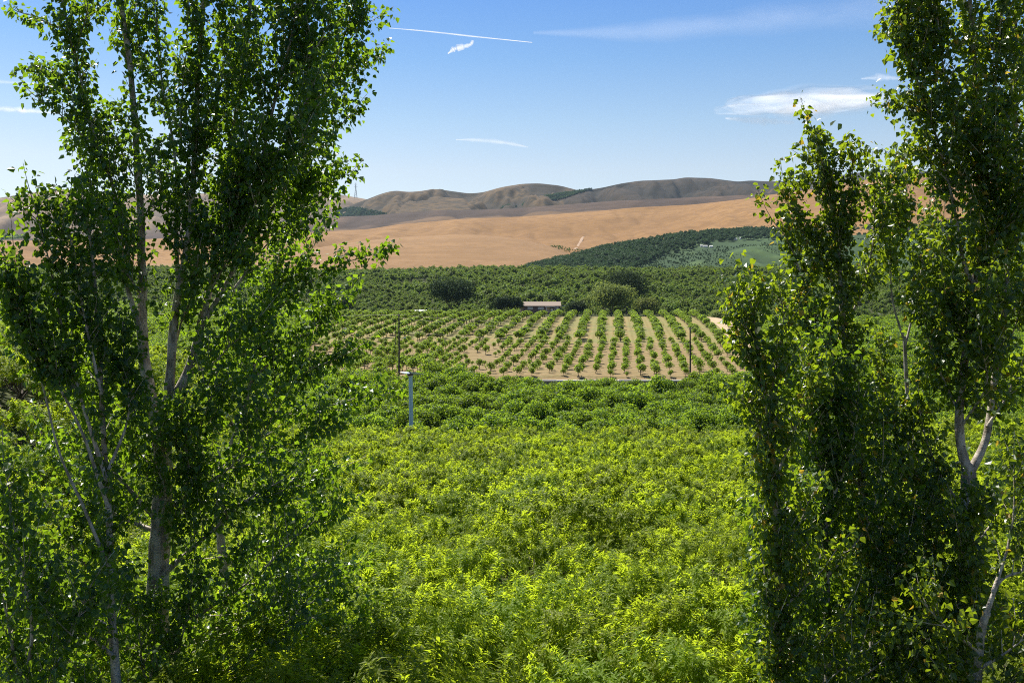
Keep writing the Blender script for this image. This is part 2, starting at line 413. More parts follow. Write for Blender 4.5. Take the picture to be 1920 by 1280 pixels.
far_l = hill('far_hill', 'tan far hill rising behind the tall poplar', [(-420, 420), (-100, 385), (0, 371), (60, 361), (110, 355), (170, 357), (260, 366), (400, 362), (480, 352), (560, 351), (620, 362), (690, 374), (800, 400), (900, 430), (2340, 470)],
             [(-420, 480), (700, 470), (2340, 520)], 2600, 4200, M['tan'], 16, .003, seed=3.3, gully=100)
far_m = hill('far_hill', 'rounded dry brown far hills with scrub and gullies', [(-420, 470), (500, 440), (620, 398), (660, 384), (690, 373), (715, 363), (738, 357), (765, 360), (795, 358), (818, 354), (850, 359), (880, 363), (905, 361), (940, 351), (980, 344.5), (1010, 344), (1050, 348), (1085, 357), (1130, 372), (1250, 400), (2340, 470)],
             [(-420, 500), (620, 425), (1100, 415), (2340, 500)], 2500, 3600, M['scrub'], 12, .004, seed=9.1, gully=130)
far_r = hill('far_hill', 'dark ridge of far hills under the thin white cloud', [(-420, 520), (700, 470), (860, 415), (890, 396), (930, 389), (1000, 375.5), (1060, 363.5), (1090, 358), (1130, 352), (1165, 344), (1200, 339), (1268, 336), (1282, 332.5), (1330, 334), (1385, 341), (1405, 338.5), (1440, 340), (1500, 340), (1600, 325), (1665, 317), (1760, 322), (1900, 330), (2340, 350)],
             [(-420, 540), (930, 410), (1100, 405), (1500, 390), (2340, 420)], 2450, [(0, 3300), (1100, 3300), (1300, 3900), (2340, 3900)], M['scrub_dark'], 12, .004, seed=21.7, gully=110)
plough = hill('ploughed_hill', 'dark ploughed slope behind the stubble hill', [(-420, 470), (400, 432), (560, 412), (640, 406), (700, 404), (760, 399), (820, 394), (900, 393), (960, 391), (1060, 384), (1150, 377), (1250, 372), (1400, 366), (1600, 360), (2340, 390)],
              [(-420, 500), (600, 450), (1200, 420), (2340, 430)], 2050, 2450, M['plough'], 12, .004, seed=5.2, gully=14)
wheat = hill('stubble_hill', 'broad golden stubble hill', [(-420, 455), (200, 450), (460, 440), (600, 436), (690, 431), (750, 421), (850, 412.5), (960, 407), (1040, 401), (1200, 388), (1300, 383), (1400, 372), (1480, 362), (1560, 350), (1620, 338), (1680, 325), (1740, 328), (1900, 345), (2340, 370)],
             [(-420, 520), (700, 515), (1100, 505), (2340, 500)], 1150, 2050, M['wheat'], 26, .0022, seed=14.4, shape=.75, gully=45)
lobe = hill('stubble_hill', 'smooth golden stubble knoll in front of the broad hill', [(-420, 520), (430, 490), (560, 470), (680, 452), (760, 444), (840, 440), (900, 440), (960, 446), (1010, 456), (1045, 466), (1075, 480), (1100, 500), (1140, 540), (2340, 700)],
            [(-420, 560), (700, 520), (1060, 515), (1140, 560), (2340, 720)], 985, 1300, M['wheat_p'], 3.5, .005, seed=2.2, shape=1.05, ridge_amp=.2)
slope_g = hill('orchard_slope', 'dark green orchard slope below the stubble hill', [(-420, 640), (880, 560), (960, 516), (1000, 501), (1060, 487), (1120, 471), (1180, 460), (1240, 449), (1300, 439), (1360, 436), (1450, 428), (1560, 418), (1700, 405), (1900, 400), (2340, 400)],
               [(-420, 660), (960, 540), (1000, 522), (1300, 525), (2340, 525)], 960, [(0, 1100), (1000, 1060), (1450, 1650), (2340, 1750)], M['green_slope'], 3, .006, seed=8.8, shape=1., gully=4, ridge_amp=.2)
knoll_g = hill('grass_slope', 'pale green rounded slope among the orchards', [(-420, 700), (1180, 540), (1240, 512), (1300, 490), (1360, 472), (1420, 458), (1500, 447), (1620, 440), (2340, 450)],
               [(-420, 720), (1180, 560), (1240, 525), (1440, 525), (2340, 530)], 955, [(0, 1000), (1240, 1010), (1450, 1250), (2340, 1300)], M['grass_slope'], 3, .01, seed=4.1, shape=.9, gully=8, ridge_amp=.2)

# ------------------------------------------------------------------ plants: shared meshes
def rand_unit(n, g):
    v = g.normal(size=(n, 3)); return nrmz(v)

def blob_tree(name, seed, H, Rr, nblob, nleaf, leaf, trunk_h, m_leaf, m_bark, flat=.75, up=.35, lump=.38, trunk_r=.12):
    """crown of leafy lumps on a short forked trunk, as one mesh: leaves material 0, bark material 1"""
    g = np.random.default_rng(seed)
    ch = H - trunk_h; cz = trunk_h + ch * .52
    u = rand_unit(nblob, g); u[:, 2] = np.abs(u[:, 2]) * 1.1 - .35
    rr = g.random((nblob, 1)) ** .45
    C = u * rr * np.array([Rr * .72, Rr * .72, ch * .42]); C[:, 2] += cz
    br = lump * Rr * (.45 + .95 * g.random(nblob) ** 1.3)
    i = g.choice(nblob, nleaf, p=br ** 2 / (br ** 2).sum())
    v = rand_unit(nleaf, g); v[:, 2] = v[:, 2] * .9 + .18; v = nrmz(v)
    pos = C[i] + v * (br[i] * (.55 + .5 * g.random(nleaf) ** .6))[:, None] * np.array([1, 1, flat])
    pos[:, 2] = np.maximum(pos[:, 2], trunk_h * .55 + g.random(nleaf) * .4)
    nn = nrmz(v * .7 + rand_unit(nleaf, g) * .75 + np.array([0, 0, up]))
    dd = np.cross(nn, rand_unit(nleaf, g)) + np.array([0, 0, -.2])
    ln = leaf * (.6 + .8 * g.random(nleaf)); wd = ln * (.6 + .5 * g.random(nleaf))
    V, F = leaves(pos, dd, nn, ln, wd, 'clump')
    parts = [(V, F, 0, False)]
    tp = np.array([[0, 0, -.4], [.05, 0, trunk_h * .6], [0, .05, trunk_h]])
    tr = tube_parts(tp, [trunk_r * 1.3, trunk_r, trunk_r * .85], 6, 1)
    for a in range(4):
        an = a * 1.57 + g.random(); e = np.array([math.cos(an) * Rr * .5, math.sin(an) * Rr * .5, cz + ch * .15])
        tr += tube_parts(np.array([[0, .05, trunk_h * .95], e * .45 + np.array([0, 0, trunk_h * .45]), e]), [trunk_r * .6, trunk_r * .4, trunk_r * .15], 5, 1)
    return parts, tr, m_leaf, m_bark

def one_mesh(name, bt):
    parts, tr, a, b = bt
    return mesh_np(name, parts + tr, [a, b])

def peach_parts(seed, ntuft=330, per=62, big=1.0):
    """open-centre peach tree: mop-like tufts of long arching leaves over an uneven dome"""
    g = np.random.default_rng(seed)
    Rr, H = 3.0, 4.0
    nt_ = int(ntuft * 1.5)
    a = g.random(nt_) * 2 * np.pi; r = np.sqrt(g.random(nt_)) * Rr * (1 + .12 * np.sin(a * 3 + seed))
    X, Y = np.cos(a) * r, np.sin(a) * r
    lump = fbm(X * .75 + seed * 3.1, Y * .75 + seed, 3)
    ok = (lump > -.24) | (g.random(nt_) < .4)
    a, r, X, Y, lump = (q[ok][:ntuft] for q in (a, r, X, Y, lump)); nt_ = len(a)
    z = H - 1.15 * (r / Rr) ** 2.4 + lump * 2.1 - g.random(nt_) ** 1.5 * .9
    base = np.stack([X, Y, z], -1)
    out = np.stack([np.cos(a), np.sin(a), np.zeros(nt_)], -1) * (r / Rr)[:, None]
    ax = nrmz(out * .8 + rand_unit(nt_, g) * .5 + np.array([0, 0, .8])); ln_ = .22 + .3 * g.random(nt_)
    i = np.repeat(np.arange(nt_), per); n = len(i)
    t = g.random(n)
    pos = base[i] + ax[i] * (t * ln_[i])[:, None] + rand_unit(n, g) * .05
    side = nrmz(np.cross(ax[i], rand_unit(n, g)))
    dd = nrmz(side + ax[i] * (.9 * t - .25)[:, None] + np.array([0, 0, -.12]))
    nn = nrmz(ax[i] * .8 + rand_unit(n, g) * .45 + np.array([0, 0, .35]))
    ln = .15 * big ** .6 * (.65 + .6 * g.random(n)); wd = ln * .31 * big ** .5
    V, F = leaves(pos, dd, nn, ln, wd, 'peach')
    crown = [(V, F, 0, False)]
    wood = tube_parts(np.array([[0, 0, -.5], [.03, 0, .4], [0, 0, .8]]), [.16, .13, .12], 7, 0)
    for q in range(5):
        an = q * 1.257 + g.random() * .5
        e = np.array([math.cos(an) * Rr * .65, math.sin(an) * Rr * .65, 2.7])
        wood += tube_parts(np.array([[0, 0, .75], e * [.4, .4, .5], e]), [.09, .065, .02], 5, 0)
    return crown, wood
PEACH = []
for s_ in range(4):
    c_, w_ = peach_parts(40 + s_)
    PEACH.append((mesh_np('peach_crown', c_, [M['peach']]), mesh_np('peach_trunk', w_, [M['bark_dark']])))
BAND = [one_mesh('orchard_tree', blob_tree('orchard_tree', 60 + s_, 4.6, 2.9, 26, 5200, .20, .9, M['cherry'], M['bark_dark'], .9, .3, .34)) for s_ in range(4)]
YOUNG = [one_mesh('young_tree', blob_tree('young_tree', 80 + s_, 1.75, .72, 9, 420, .17, .5, M['young'], M['bark_dark'], 1.1, .3, .5, .05)) for s_ in range(4)]
ROWT = [one_mesh('row_tree', blob_tree('row_tree', 90 + s_, 2.55, 1.25, 16, 900, .24, .7, M['young'], M['bark_dark'], .95, .35, .42, .08)) for s_ in range(4)]
FARM = [one_mesh('far_tree', blob_tree('far_tree', 110 + s_, 5.0, 2.05, 11, 420, .5, .7, M['wood_far'], M['bark_dark'], 1.0, .4, .42)) for s_ in range(3)]

PEACH_MID = []
for s_ in range(4):
    c_, w_ = peach_parts(50 + s_, 330, 46, 1.5)
    PEACH_MID.append((mesh_np('peach_crown', c_, [M['peach']]), PEACH[s_][1]))
def px_of(x, y): return HX + FP * x / y
ORD = ['', 'first', 'second', 'third', 'fourth', 'fifth', 'sixth', 'seventh', 'eighth', 'ninth', 'tenth', 'eleventh', 'twelfth', 'thirteenth', 'fourteenth', 'fifteenth', 'sixteenth', 'seventeenth', 'eighteenth', 'nineteenth', 'twentieth', 'twenty-first', 'twenty-second', 'twenty-third', 'twenty-fourth', 'twenty-fifth', 'twenty-sixth'] + ['twenty-seventh', 'twenty-eighth', 'twenty-ninth', 'thirtieth'] + ['thirty-' + q for q in 'first second third fourth fifth sixth seventh eighth ninth'.split()] + ['fortieth'] + ['forty-' + q for q in 'first second third fourth fifth sixth seventh eighth ninth'.split()]

# trunks of the tall poplars, kept clear of orchard trees: (column, distance)
POP = [(300, 15.0), (222, 13.2), (400, 17.0), (60, 12.4), (1808, 15.0), (1645, 16.2), (1735, 18.0), (1460, 13.4), (1900, 13.0), (1556, 14.6)]
POPXY = np.array([[(c - HX) / FP * d, d] for c, d in POP])

# ------------------------------------------------------------------ scattered masses by geometry nodes
def scatter(name, pts, sc, rz, tmpl, label, mat_=None):
    """ONE object: points that each carry a copy of one of the template trees"""
    me = bpy.data.meshes.new(name); n = len(pts)
    me.vertices.add(n); me.vertices.foreach_set('co', np.asarray(pts, np.float32).ravel())
    for an, ty, va in (('sc', 'FLOAT', sc), ('rz', 'FLOAT', rz)):
        me.attributes.new(an, ty, 'POINT').data.foreach_set('value', np.asarray(va, np.float32))
    me.attributes.new('vi', 'INT', 'POINT').data.foreach_set('value', (np.arange(n) * 7919 % len(tmpl)).astype(np.int32))
    o = link(name, me)
    gt = bpy.data.node_groups.new(name, 'GeometryNodeTree')
    gt.interface.new_socket('Geometry', in_out='INPUT', socket_type='NodeSocketGeometry')
    gt.interface.new_socket('Geometry', in_out='OUTPUT', socket_type='NodeSocketGeometry')
    gi = gt.nodes.new('NodeGroupInput'); go = gt.nodes.new('NodeGroupOutput'); jn = gt.nodes.new('GeometryNodeJoinGeometry')
    def attr(nm, ty):
        a = gt.nodes.new('GeometryNodeInputNamedAttribute'); a.data_type = ty; a.inputs[0].default_value = nm; return a.outputs[0]
    sA, rA, vA = attr('sc', 'FLOAT'), attr('rz', 'FLOAT'), attr('vi', 'INT')
    cx = gt.nodes.new('ShaderNodeCombineXYZ'); gt.links.new(rA, cx.inputs[2])
    for k, ob in enumerate(tmpl):
        oi = gt.nodes.new('GeometryNodeObjectInfo'); oi.inputs['Object'].default_value = ob; oi.inputs['As Instance'].default_value = True
        cm = gt.nodes.new('FunctionNodeCompare'); cm.data_type = 'INT'; cm.operation = 'EQUAL'
        gt.links.new(vA, cm.inputs[2]); cm.inputs[3].default_value = k
        ip = gt.nodes.new('GeometryNodeInstanceOnPoints')
        gt.links.new(gi.outputs[0], ip.inputs['Points']); gt.links.new(oi.outputs['Geometry'], ip.inputs['Instance'])
        gt.links.new(cm.outputs[0], ip.inputs['Selection']); gt.links.new(cx.outputs[0], ip.inputs['Rotation']); gt.links.new(sA, ip.inputs['Scale'])
        gt.links.new(ip.outputs[0], jn.inputs[0])
    gt.links.new(jn.outputs[0], go.inputs[0])
    md = o.modifiers.new('scatter', 'NODES'); md.node_group = gt
    tag(o, label, kind='stuff')
    return o

# ------------------------------------------------------------------ dense peach orchard below the camera
pts = []
sx = 5.3
for iy, y in enumerate(np.arange(9.5, 128, 5.3)):
    for x in np.arange(-90, 90, sx):
        xx = x + (iy % 2) * sx / 2 + rng.normal() * .45; yy = y + rng.normal() * .45
        c = px_of(xx, yy)
        if not (-110 - 2500 / yy < c < 2030 + 2500 / yy): continue
        if np.min(np.hypot(POPXY[:, 0] - xx, POPXY[:, 1] - yy)) < 1.6: continue
        if abs(c - 790) < 26 and 118 < yy < 126: continue
        pts.append((xx, yy))
for y in np.arange(12.2, 27, 5.3):
    for x in np.arange(-13.2, 14, 5.3):
        if abs(px_of(x, y) - 960) < 900 and np.min(np.hypot(POPXY[:, 0] - x, POPXY[:, 1] - y)) > 1.6: pts.append((x + rng.normal() * .4, y + rng.normal() * .4))
print('peach trees', len(pts))
pts.sort(key=lambda p: p[1])
for i, (x, y) in enumerate(pts[:300]):
    c = px_of(x, y)
    if c < 110 and y > 40: lb, gp = 'bright leafy peach tree on the raised bank behind the tall forked poplar', 'peach trees on the raised bank'
    elif y < 22: lb, gp = 'peach tree with long drooping leaves, nearest rows of the green carpet', 'nearest peach trees of the dense orchard'
    elif y < 60: lb, gp = 'leafy peach tree merging into the middle of the dense green carpet', 'peach trees in the middle of the dense orchard'
    else: lb, gp = 'leafy peach tree in the rear half of the dense carpet, before the wind machine', 'rear peach trees of the dense orchard'
    if c >= 110 or y <= 40:
        sd_, sg_ = ((', behind the tallest forked poplar', ' behind the forked poplar') if c < 560 else (', left of the wind machine column', ' left of centre') if c < 800 else (', in the open middle of the view', ' in the open middle') if c < 1120 else (', toward the shortest poplar', ' toward the shortest poplar') if c < 1420 else (', behind the poplars at the right', ' behind the right poplars'))
        lb = {0: 'long-leaved peach tree of the nearest orchard rows', 1: 'leafy peach tree of the dense carpet, middle distance', 2: 'leafy peach tree of the dense carpet, rear rows'}[0 if y < 22 else 1 if y < 60 else 2] + sd_; gp += sg_
    z = float(ground_z(x, y)); s = .94 + .14 * rng.random(); rz = rng.random() * 6.283
    e = empty('peach_tree', (x, y, z), rz); e.scale = (s, s, s * (.96 + .1 * rng.random()))
    tag(e, lb, 'peach tree', gp)
    cm, tm = (PEACH if y < 36 else PEACH_MID)[i % 4]
    link('crown', cm, e); link('trunk', tm, e)
print('peach trees', len(pts))

# darker, lumpier block between the wind machine and the field
pts = []
for iy, y in enumerate(np.arange(128, 186, 4.9)):
    for x in np.arange(-120, 120, 4.9):
        xx = x + (iy % 2) * 2.4 + rng.normal() * .5; yy = y + rng.normal() * .5
        c = px_of(xx, yy)
        if not (-30 < c < 1960) or rng.random() < .06: continue
        if 800 < c < 875 and 128 < yy < 140: continue                      # the open gap beside the wind machine
        if 885 < c < 925 and yy > 176: continue
        if yy > 180.5 and 1000 < c < 1300 and not 1068 < c < 1112: continue
        pts.append((xx, yy, c))
pts.sort(key=lambda p: p[1])
keep, rest = pts[:300], pts[300:]
bobs = []
for i, (x, y, c) in enumerate(keep):
    s = .9 + .3 * rng.random()
    if y > 165: s *= np.interp(c, [600, 700, 850, 960, 1010, 1290, 1340, 1400, 1500], [1.3, 1.2, 1.05, .88, .79, .79, 1., 1.2, 1.2])
    o = link('orchard_tree', BAND[i % 4], loc=(x, y, float(ground_z(x, y)) - .2)); o.rotation_euler = (0, 0, rng.random() * 6.283); o.scale = (s, s, s * (.92 + .2 * rng.random()))
    bobs.append(o)
    if y < 150: lb, gp = 'dark green lumpy tree of the orchard block just behind the wind machine', 'orchard trees just behind the wind machine'
    else: lb, gp = 'dark green lumpy tree of the orchard block in front of the field wall', 'orchard trees in front of the field wall'
    sd_ = ', behind the tall forked poplar' if c < 620 else ', left of the wind machine' if c < 770 else ', between the wind machine and the wall' if c < 1000 else ', below the long pale wall' if c < 1300 else ', behind the poplars right of the bare pole'
    lb = ('lumpy orchard tree just past the carpet' if y < 150 else 'lumpy orchard tree before the field') + sd_; gp += sd_.replace(',', '')
    tag(o, lb, 'tree', gp)
print('band trees', len(pts))
side_pts = []
for y in np.arange(186, 420, 5.2):
    for x in np.arange(-240, 240, 5.0):
        xx = x + rng.normal() * .5; yy = y + rng.normal() * .5; c = px_of(xx, yy)
        if not (-60 < c < 1990) or xx > -.205 * yy - 1 and xx < .247 * yy + 3: continue
        if yy > 300 and 1330 < c < 1470: continue
        side_pts.append((xx, yy, c))
rest = rest + side_pts
if rest:
    r_ = np.array([[x, y, float(ground_z(x, y)) - .2] for x, y, c in rest])
    rs = np.array([(.9 + .3 * rng.random()) * np.interp(c, [600, 700, 850, 960, 1010, 1290, 1340, 1400, 1500], [1.1, 1.1, 1.05, .88, .79, .79, 1., 1.1, 1.1]) for x, y, c in rest])
    scatter('orchard_trees', r_, rs, rng.random(len(r_)) * 6.28, bobs[:4], 'rearmost trees of the orchard block along the wall and both sides of the field')

# ------------------------------------------------------------------ young trees on the field
def rows(name, meshes, xr, yr, step_x, step_y, lab, grp, cat, miss, scl, lean=.10, cap=300):
    L = []
    for k, x0 in enumerate(np.arange(xr[0], xr[1], step_x)):
        for y in np.arange(yr[0], yr[1], step_y):
            x = x0 + (y - yr[1]) * lean + rng.normal() * .18; yy = y + rng.normal() * .3
            c = px_of(x, yy)
            if rng.random() < miss or not (590 < c < 1395): continue
            L.append((x, yy, c, k))
    return L
up = rows('row_tree', ROWT, (-96, 70, ), (263, 364), 5.4, 3.6, None, None, None, .03, 1)
nk = max(k for *_, k in up)
def vis_rank(p): return (p[2] < 655, p[1])
up.sort(key=vis_rank)
tm_up = []
for i, (x, y, c, k) in enumerate(up[:300]):
    o = link('row_tree', ROWT[i % 4], loc=(x, y, float(ground_z(x, y)) - .1)); s = (.72 + .5 * rng.random()) * (1.22 if y > 354 else 1)
    o.scale = (s * (.85 + .3 * rng.random()), s * (.9 + .4 * rng.random()), s); o.rotation_euler = (0, 0, rng.random() * 6.28); tm_up.append(o)
    q = nk - k + 1
    end = ' at its crest end' if y > 350 else ''
    tag(o, f'round green tree in the {ORD[min(q, 48)]} row from the dirt track{end}, upper field', 'tree', 'tree rows of the upper field')
up2 = up[300:]
if up2:
    a_ = np.array([[x, y, float(ground_z(x, y)) - .1] for x, y, c, k in up2])
    scatter('row_trees', a_, .85 + .3 * rng.random(len(a_)), rng.random(len(a_)) * 6.28, tm_up[:4], 'remaining trees of the upper field rows')
lo = rows('young_tree', YOUNG, (-84, 62), (193, 259), 3.0, 3.6, None, None, None, .14, 1, lean=.12)
lo = [p for p in lo if not (865 < p[2] < 930 and p[1] > 200 and p[1] < 240 and rng.random() < .45)]
kl = max(k for *_, k in lo); lo.sort(key=vis_rank); tm_lo = []
for i, (x, y, c, k) in enumerate(lo[:300]):
    o = link('young_tree', YOUNG[i % 4], loc=(x, y, float(ground_z(x, y)) - .05)); s = (.6 + .8 * rng.random()) * (1.35 if y > 252 else 1) * (1.3 if c < 830 else 1)
    o.scale = (s, s, s); o.rotation_euler = (0, 0, rng.random() * 6.28); tm_lo.append(o)
    lb = None
    if y < 205: lb = 'small young tree just above the pale wall, lower field'
    elif c < 880: lb = 'small young tree on the lower field, beyond the white wind machine'
    elif y > 250: lb = 'small bushy tree where the lower field meets the upper rows'
    else: lb = 'small young tree on bare soil in the middle of the lower field'
    q = kl - k + 1
    lb = f'small young tree, {ORD[min(q, 48)]} row from the right, lower field'
    if y < 205: lb += ', just above the wall'
    elif y > 250: lb += ', next to the upper rows'
    tag(o, lb, 'young tree', 'young trees of the lower field')
lo2 = lo[300:]
if lo2:
    a_ = np.array([[x, y, float(ground_z(x, y)) - .05] for x, y, c, k in lo2])
    scatter('young_trees', a_, .8 + .5 * rng.random(len(a_)), rng.random(len(a_)) * 6.28, tm_lo[:4], 'remaining young trees of the lower field')
print('rows', len(up), len(lo))

# ------------------------------------------------------------------ single trees round the farmhouse
def single(name, label, cat, px, py_top, py_base, d, wpx, seed, m, lump=.30, nl=9000, nb=44, leaf=.6, group=None, flat=.9):
    z0 = (HY - py_base) / FP * d; H = (py_base - py_top) / FP * d; Rr = wpx / FP * d / 2
    bt = blob_tree(name, seed, H, Rr, nb, nl, leaf, H * .14, m, M['bark_dark'], flat, .3, lump, .3)
    e = empty(name, ((px - HX) / FP * d, d, z0))
    tag(e, label, cat, group)
    link('crown', mesh_np('crown', bt[0], [m]), e)
    link('trunk', mesh_np('trunk', [(V, F, 0, s) for V, F, _, s in bt[1]], [M['bark_dark']]), e)
    return e
single('shade_tree', 'wide dark shade tree standing alone left of the brown farmhouse', 'tree', 846, 517, 590, 440, 112, 201, M['dark_tree'])
single('shade_tree', 'tallest dark rounded tree behind the pale bushy one', 'tree', 1174, 502, 588, 465, 104, 202, M['dark_tree'], .36)
single('bushy_tree', 'pale olive bushy tree in front of the tallest dark tree', 'tree', 1146, 533, 592, 425, 94, 203, M['olive_tree'], .38)
single('shade_tree', 'small olive tree between the pale bushy tree and the orchard slope', 'tree', 1210, 558, 592, 430, 50, 204, M['olive_tree'], .4, 2600, 18)
single('conifer_tree', 'blue green pointed tree close beside the farmhouse gable', 'tree', 940, 554, 588, 425, 50, 205, M['dark_tree'], .4, 2600, 18)
single('shade_tree', 'small dark tree touching the farmhouse side', 'tree', 964, 557, 588, 430, 34, 206, M['dark_tree'], .42, 1400, 12)
single('bushy_tree', 'small yellow green tree beside the white shed roof', 'tree', 776, 566, 594, 415, 24, 207, M['olive_tree'], .42, 1500, 12)
single('shade_tree', 'low dark tree between farmhouse and pale bushy tree', 'tree', 1082, 564, 592, 432, 44, 208, M['dark_tree'], .4, 2400, 18)
single('bushy_tree', 'low green bush at the end of the dirt track', 'bush', 1352, 584, 612, 385, 60, 209, M['olive_tree'], .4, 2600, 18)
single('bushy_tree', 'green bush on the bank right of the dirt track', 'bush', 1408, 592, 640, 340, 50, 210, M['olive_tree'], .4, 2400, 18, .34)
single('shade_tree', 'dark tree at the left end of the field crest', 'tree', 640, 556, 596, 420, 60, 211, M['dark_tree'], .38, 2800, 18)

# ------------------------------------------------------------------ far orchards as masses
ftm = []
for k, (c, d) in enumerate(((700, 468), (890, 462), (1020, 470))):
    x = (c - HX) / FP * d
    o = link('far_orchard_tree', FARM[k], loc=(x, d, float(ground_z(x, d)) - .1)); ftm.append(o)
    tag(o, ('dark round tree behind the white shed roof', 'dark round orchard tree right behind the wide shade tree', 'dark round orchard tree right behind the farmhouse')[k], 'tree')
px_, py_ = [], []
yy = 462.
P_ = []
while yy < 925:
    row = np.arange(-.62 * yy, .62 * yy, 4.6 if yy < 640 else 5.2)
    row = row + rng.normal(size=len(row)) * .5 + rng.random() * 4
    P_.append(np.stack([row, yy + rng.normal(size=len(row)) * .6], -1)); yy += 5.4 if yy < 640 else 6.2
P_ = np.concatenate(P_)
c = px_of(P_[:, 0], P_[:, 1])
hole = (np.abs(c - 1008) < 22) & (P_[:, 1] < 476) | (np.abs(c - 1008) < 9) & (P_[:, 1] > 760) & (P_[:, 1] < 815)
P_ = P_[~hole & (fbm(P_[:, 0] * .03, P_[:, 1] * .03, 3) > -.27)]
P_ = np.column_stack([P_, ground_z(P_[:, 0], P_[:, 1]) - .2])
blk = .85 + .4 * (vnoise(P_[:, 0] * .012 + 4, P_[:, 1] * .02) > .5)
scatter('hillside_orchard', P_, blk * (.65 + .7 * rng.random(len(P_)) ** 1.4), rng.random(len(P_)) * 6.28, ftm, 'mass of dark orchard trees covering the slope behind the farmhouse')
print('far orchard', len(P_))

M['ridge_leaf'] = leaf_mat('ridge_orchard_leaf', (.028, .062, .026), (.045, .085, .032), (.09, .16, .04), .25, .6, .08, .3)
rtm = []
for k, (c_, t_) in enumerate(((1180, .93), (1300, .95), (1400, .96))):
    mm_ = FARM[k].copy(); mm_.materials[0] = M['ridge_leaf']
    o = link('ridge_orchard_tree', mm_, loc=tuple(slope_g.at([c_], [t_])[0])); rtm.append(o)
    tag(o, ('dark tree at the lower end of the ridge orchard', 'dark tree midway along the ridge orchard above the white sheds', 'dark tree at the upper end of the ridge orchard by the poplars')[k], 'tree')
def hill_scatter(name, h, n, region, label, sc=(1., 1.5), tm=None):
    q = rng.random((n * 4, 2)); c = region[0] + (region[1] - region[0]) * q[:, 0]; t = q[:, 1]
    if h is slope_g or h is knoll_g: c = np.round(c / 5.) * 5. + rng.normal(size=len(c)) * .9 + t * 45 - 20
    p = h.at(c, t); y = HY - p[:, 2] / p[:, 1] * FP
    ok = region[2](c, y, t) 
    p = p[ok]
    if h is slope_g:
        c2, y2 = HX + FP * p[:, 0] / p[:, 1], HY - p[:, 2] / p[:, 1] * FP
        near = np.zeros(len(p), bool)
        for a_, b_, w_ in ((1322, 465, 20), (1384, 450.5, 9), (1350, 458, 16)): near |= (np.abs(c2 - a_) < w_) & (np.abs(y2 - b_) < 4.5)
        p = p[~near]
    p = p[:n]
    scatter(name, p - [0, 0, .3], sc[0] + (sc[1] - sc[0]) * rng.random(len(p)), rng.random(len(p)) * 6.28, tm or ftm, label)
    print(name, len(p))
hill_scatter('ridge_orchard', slope_g, 6500, (930, 2050, lambda c, y, t: (y < np.interp(c, [1000, 1140, 1240, 1300, 1380, 1460, 2000], [540, 540, 480, 468, 452, 450, 450]))), 'dark orchard trees along the top of the green slope', (1.0, 1.7), rtm)
hill_scatter('slope_orchard', slope_g, 5200, (980, 2050, lambda c, y, t: (y > np.interp(c, [1140, 1240, 1300, 1380], [470, 480, 470, 460]))), 'rows of small trees on the green slope', (.3, .62), rtm)
hill_scatter('slope_orchard', knoll_g, 2600, (1240, 2050, lambda c, y, t: (fbm(c * .02, y * .09, 3) > -.06)), 'planted rows of small trees on the pale rounded slope', (.22, .42), rtm)
hill_scatter('far_orchard', far_r, 5000, (880, 1110, lambda c, y, t: y - np.interp(c, [890, 930, 1000, 1060, 1085, 1110], [396, 389, 375.5, 363.5, 358.5, 355]) < np.interp(c, [890, 930, 1060, 1110], [2, 8, 9, 1])), 'dark strip of orchard climbing the far ridge', (1., 1.7), rtm)
hill_scatter('far_orchard', far_m, 3000, (625, 725, lambda c, y, t: (y > np.interp(c, [625, 660, 680, 725], [395, 390, 392, 402]) ) & (y < 408)), 'teal patch of far orchard under the brown hills', (1., 1.7), rtm)
hill_scatter('far_orchard', far_l, 700, (-60, 230, lambda c, y, t: (y > 452) & (y < 474)), 'distant windbreak of tall trees beside the tan hill', (3., 6.))

gp_ = np.array([(1035, 462), (1052, 466), (1068, 470), (1080, 472)])
hill_scatter('gully_scrub', wheat, 500, (1030, 1092, lambda c, y, t: np.abs(y - np.interp(c, gp_[:, 0], gp_[:, 1])) < np.interp(c, [1030, 1055, 1092], [.6, 3.5, 4])), 'dark scrub in the crease between the two stubble hills', (.25, .6))
M['lane'] = plain('lane_dirt', (.24, .155, .09), .95, 0, .2, .2)
# pale lane climbing the stubble hill out of the crease
lp_ = []
tt_ = np.linspace(0, 1, 200)
for c in np.linspace(1078, 1098, 24):
    pp = wheat.at(np.full(200, c), tt_); yq = HY - pp[:, 2] / pp[:, 1] * FP
    lp_.append(pp[np.argmin(np.abs(yq - np.interp(c, [1078, 1088, 1092, 1098], [468, 455, 446, 441])))] + [0, 0, .5])
lp_ = catmull(np.array(lp_)[::3], 60)
LX = np.stack([lp_ + [k_, 0, -.3 * abs(k_) / 2.4] for k_ in (-2.4, -.8, .8, 2.4)], 1)
o = link('farm_lane', mesh_np('farm_lane', [(LX.reshape(-1, 3), grid_faces(60, 4), 0, True)], [M['lane']])); tag(o, 'pale farm lane climbing the stubble hill', kind='structure')

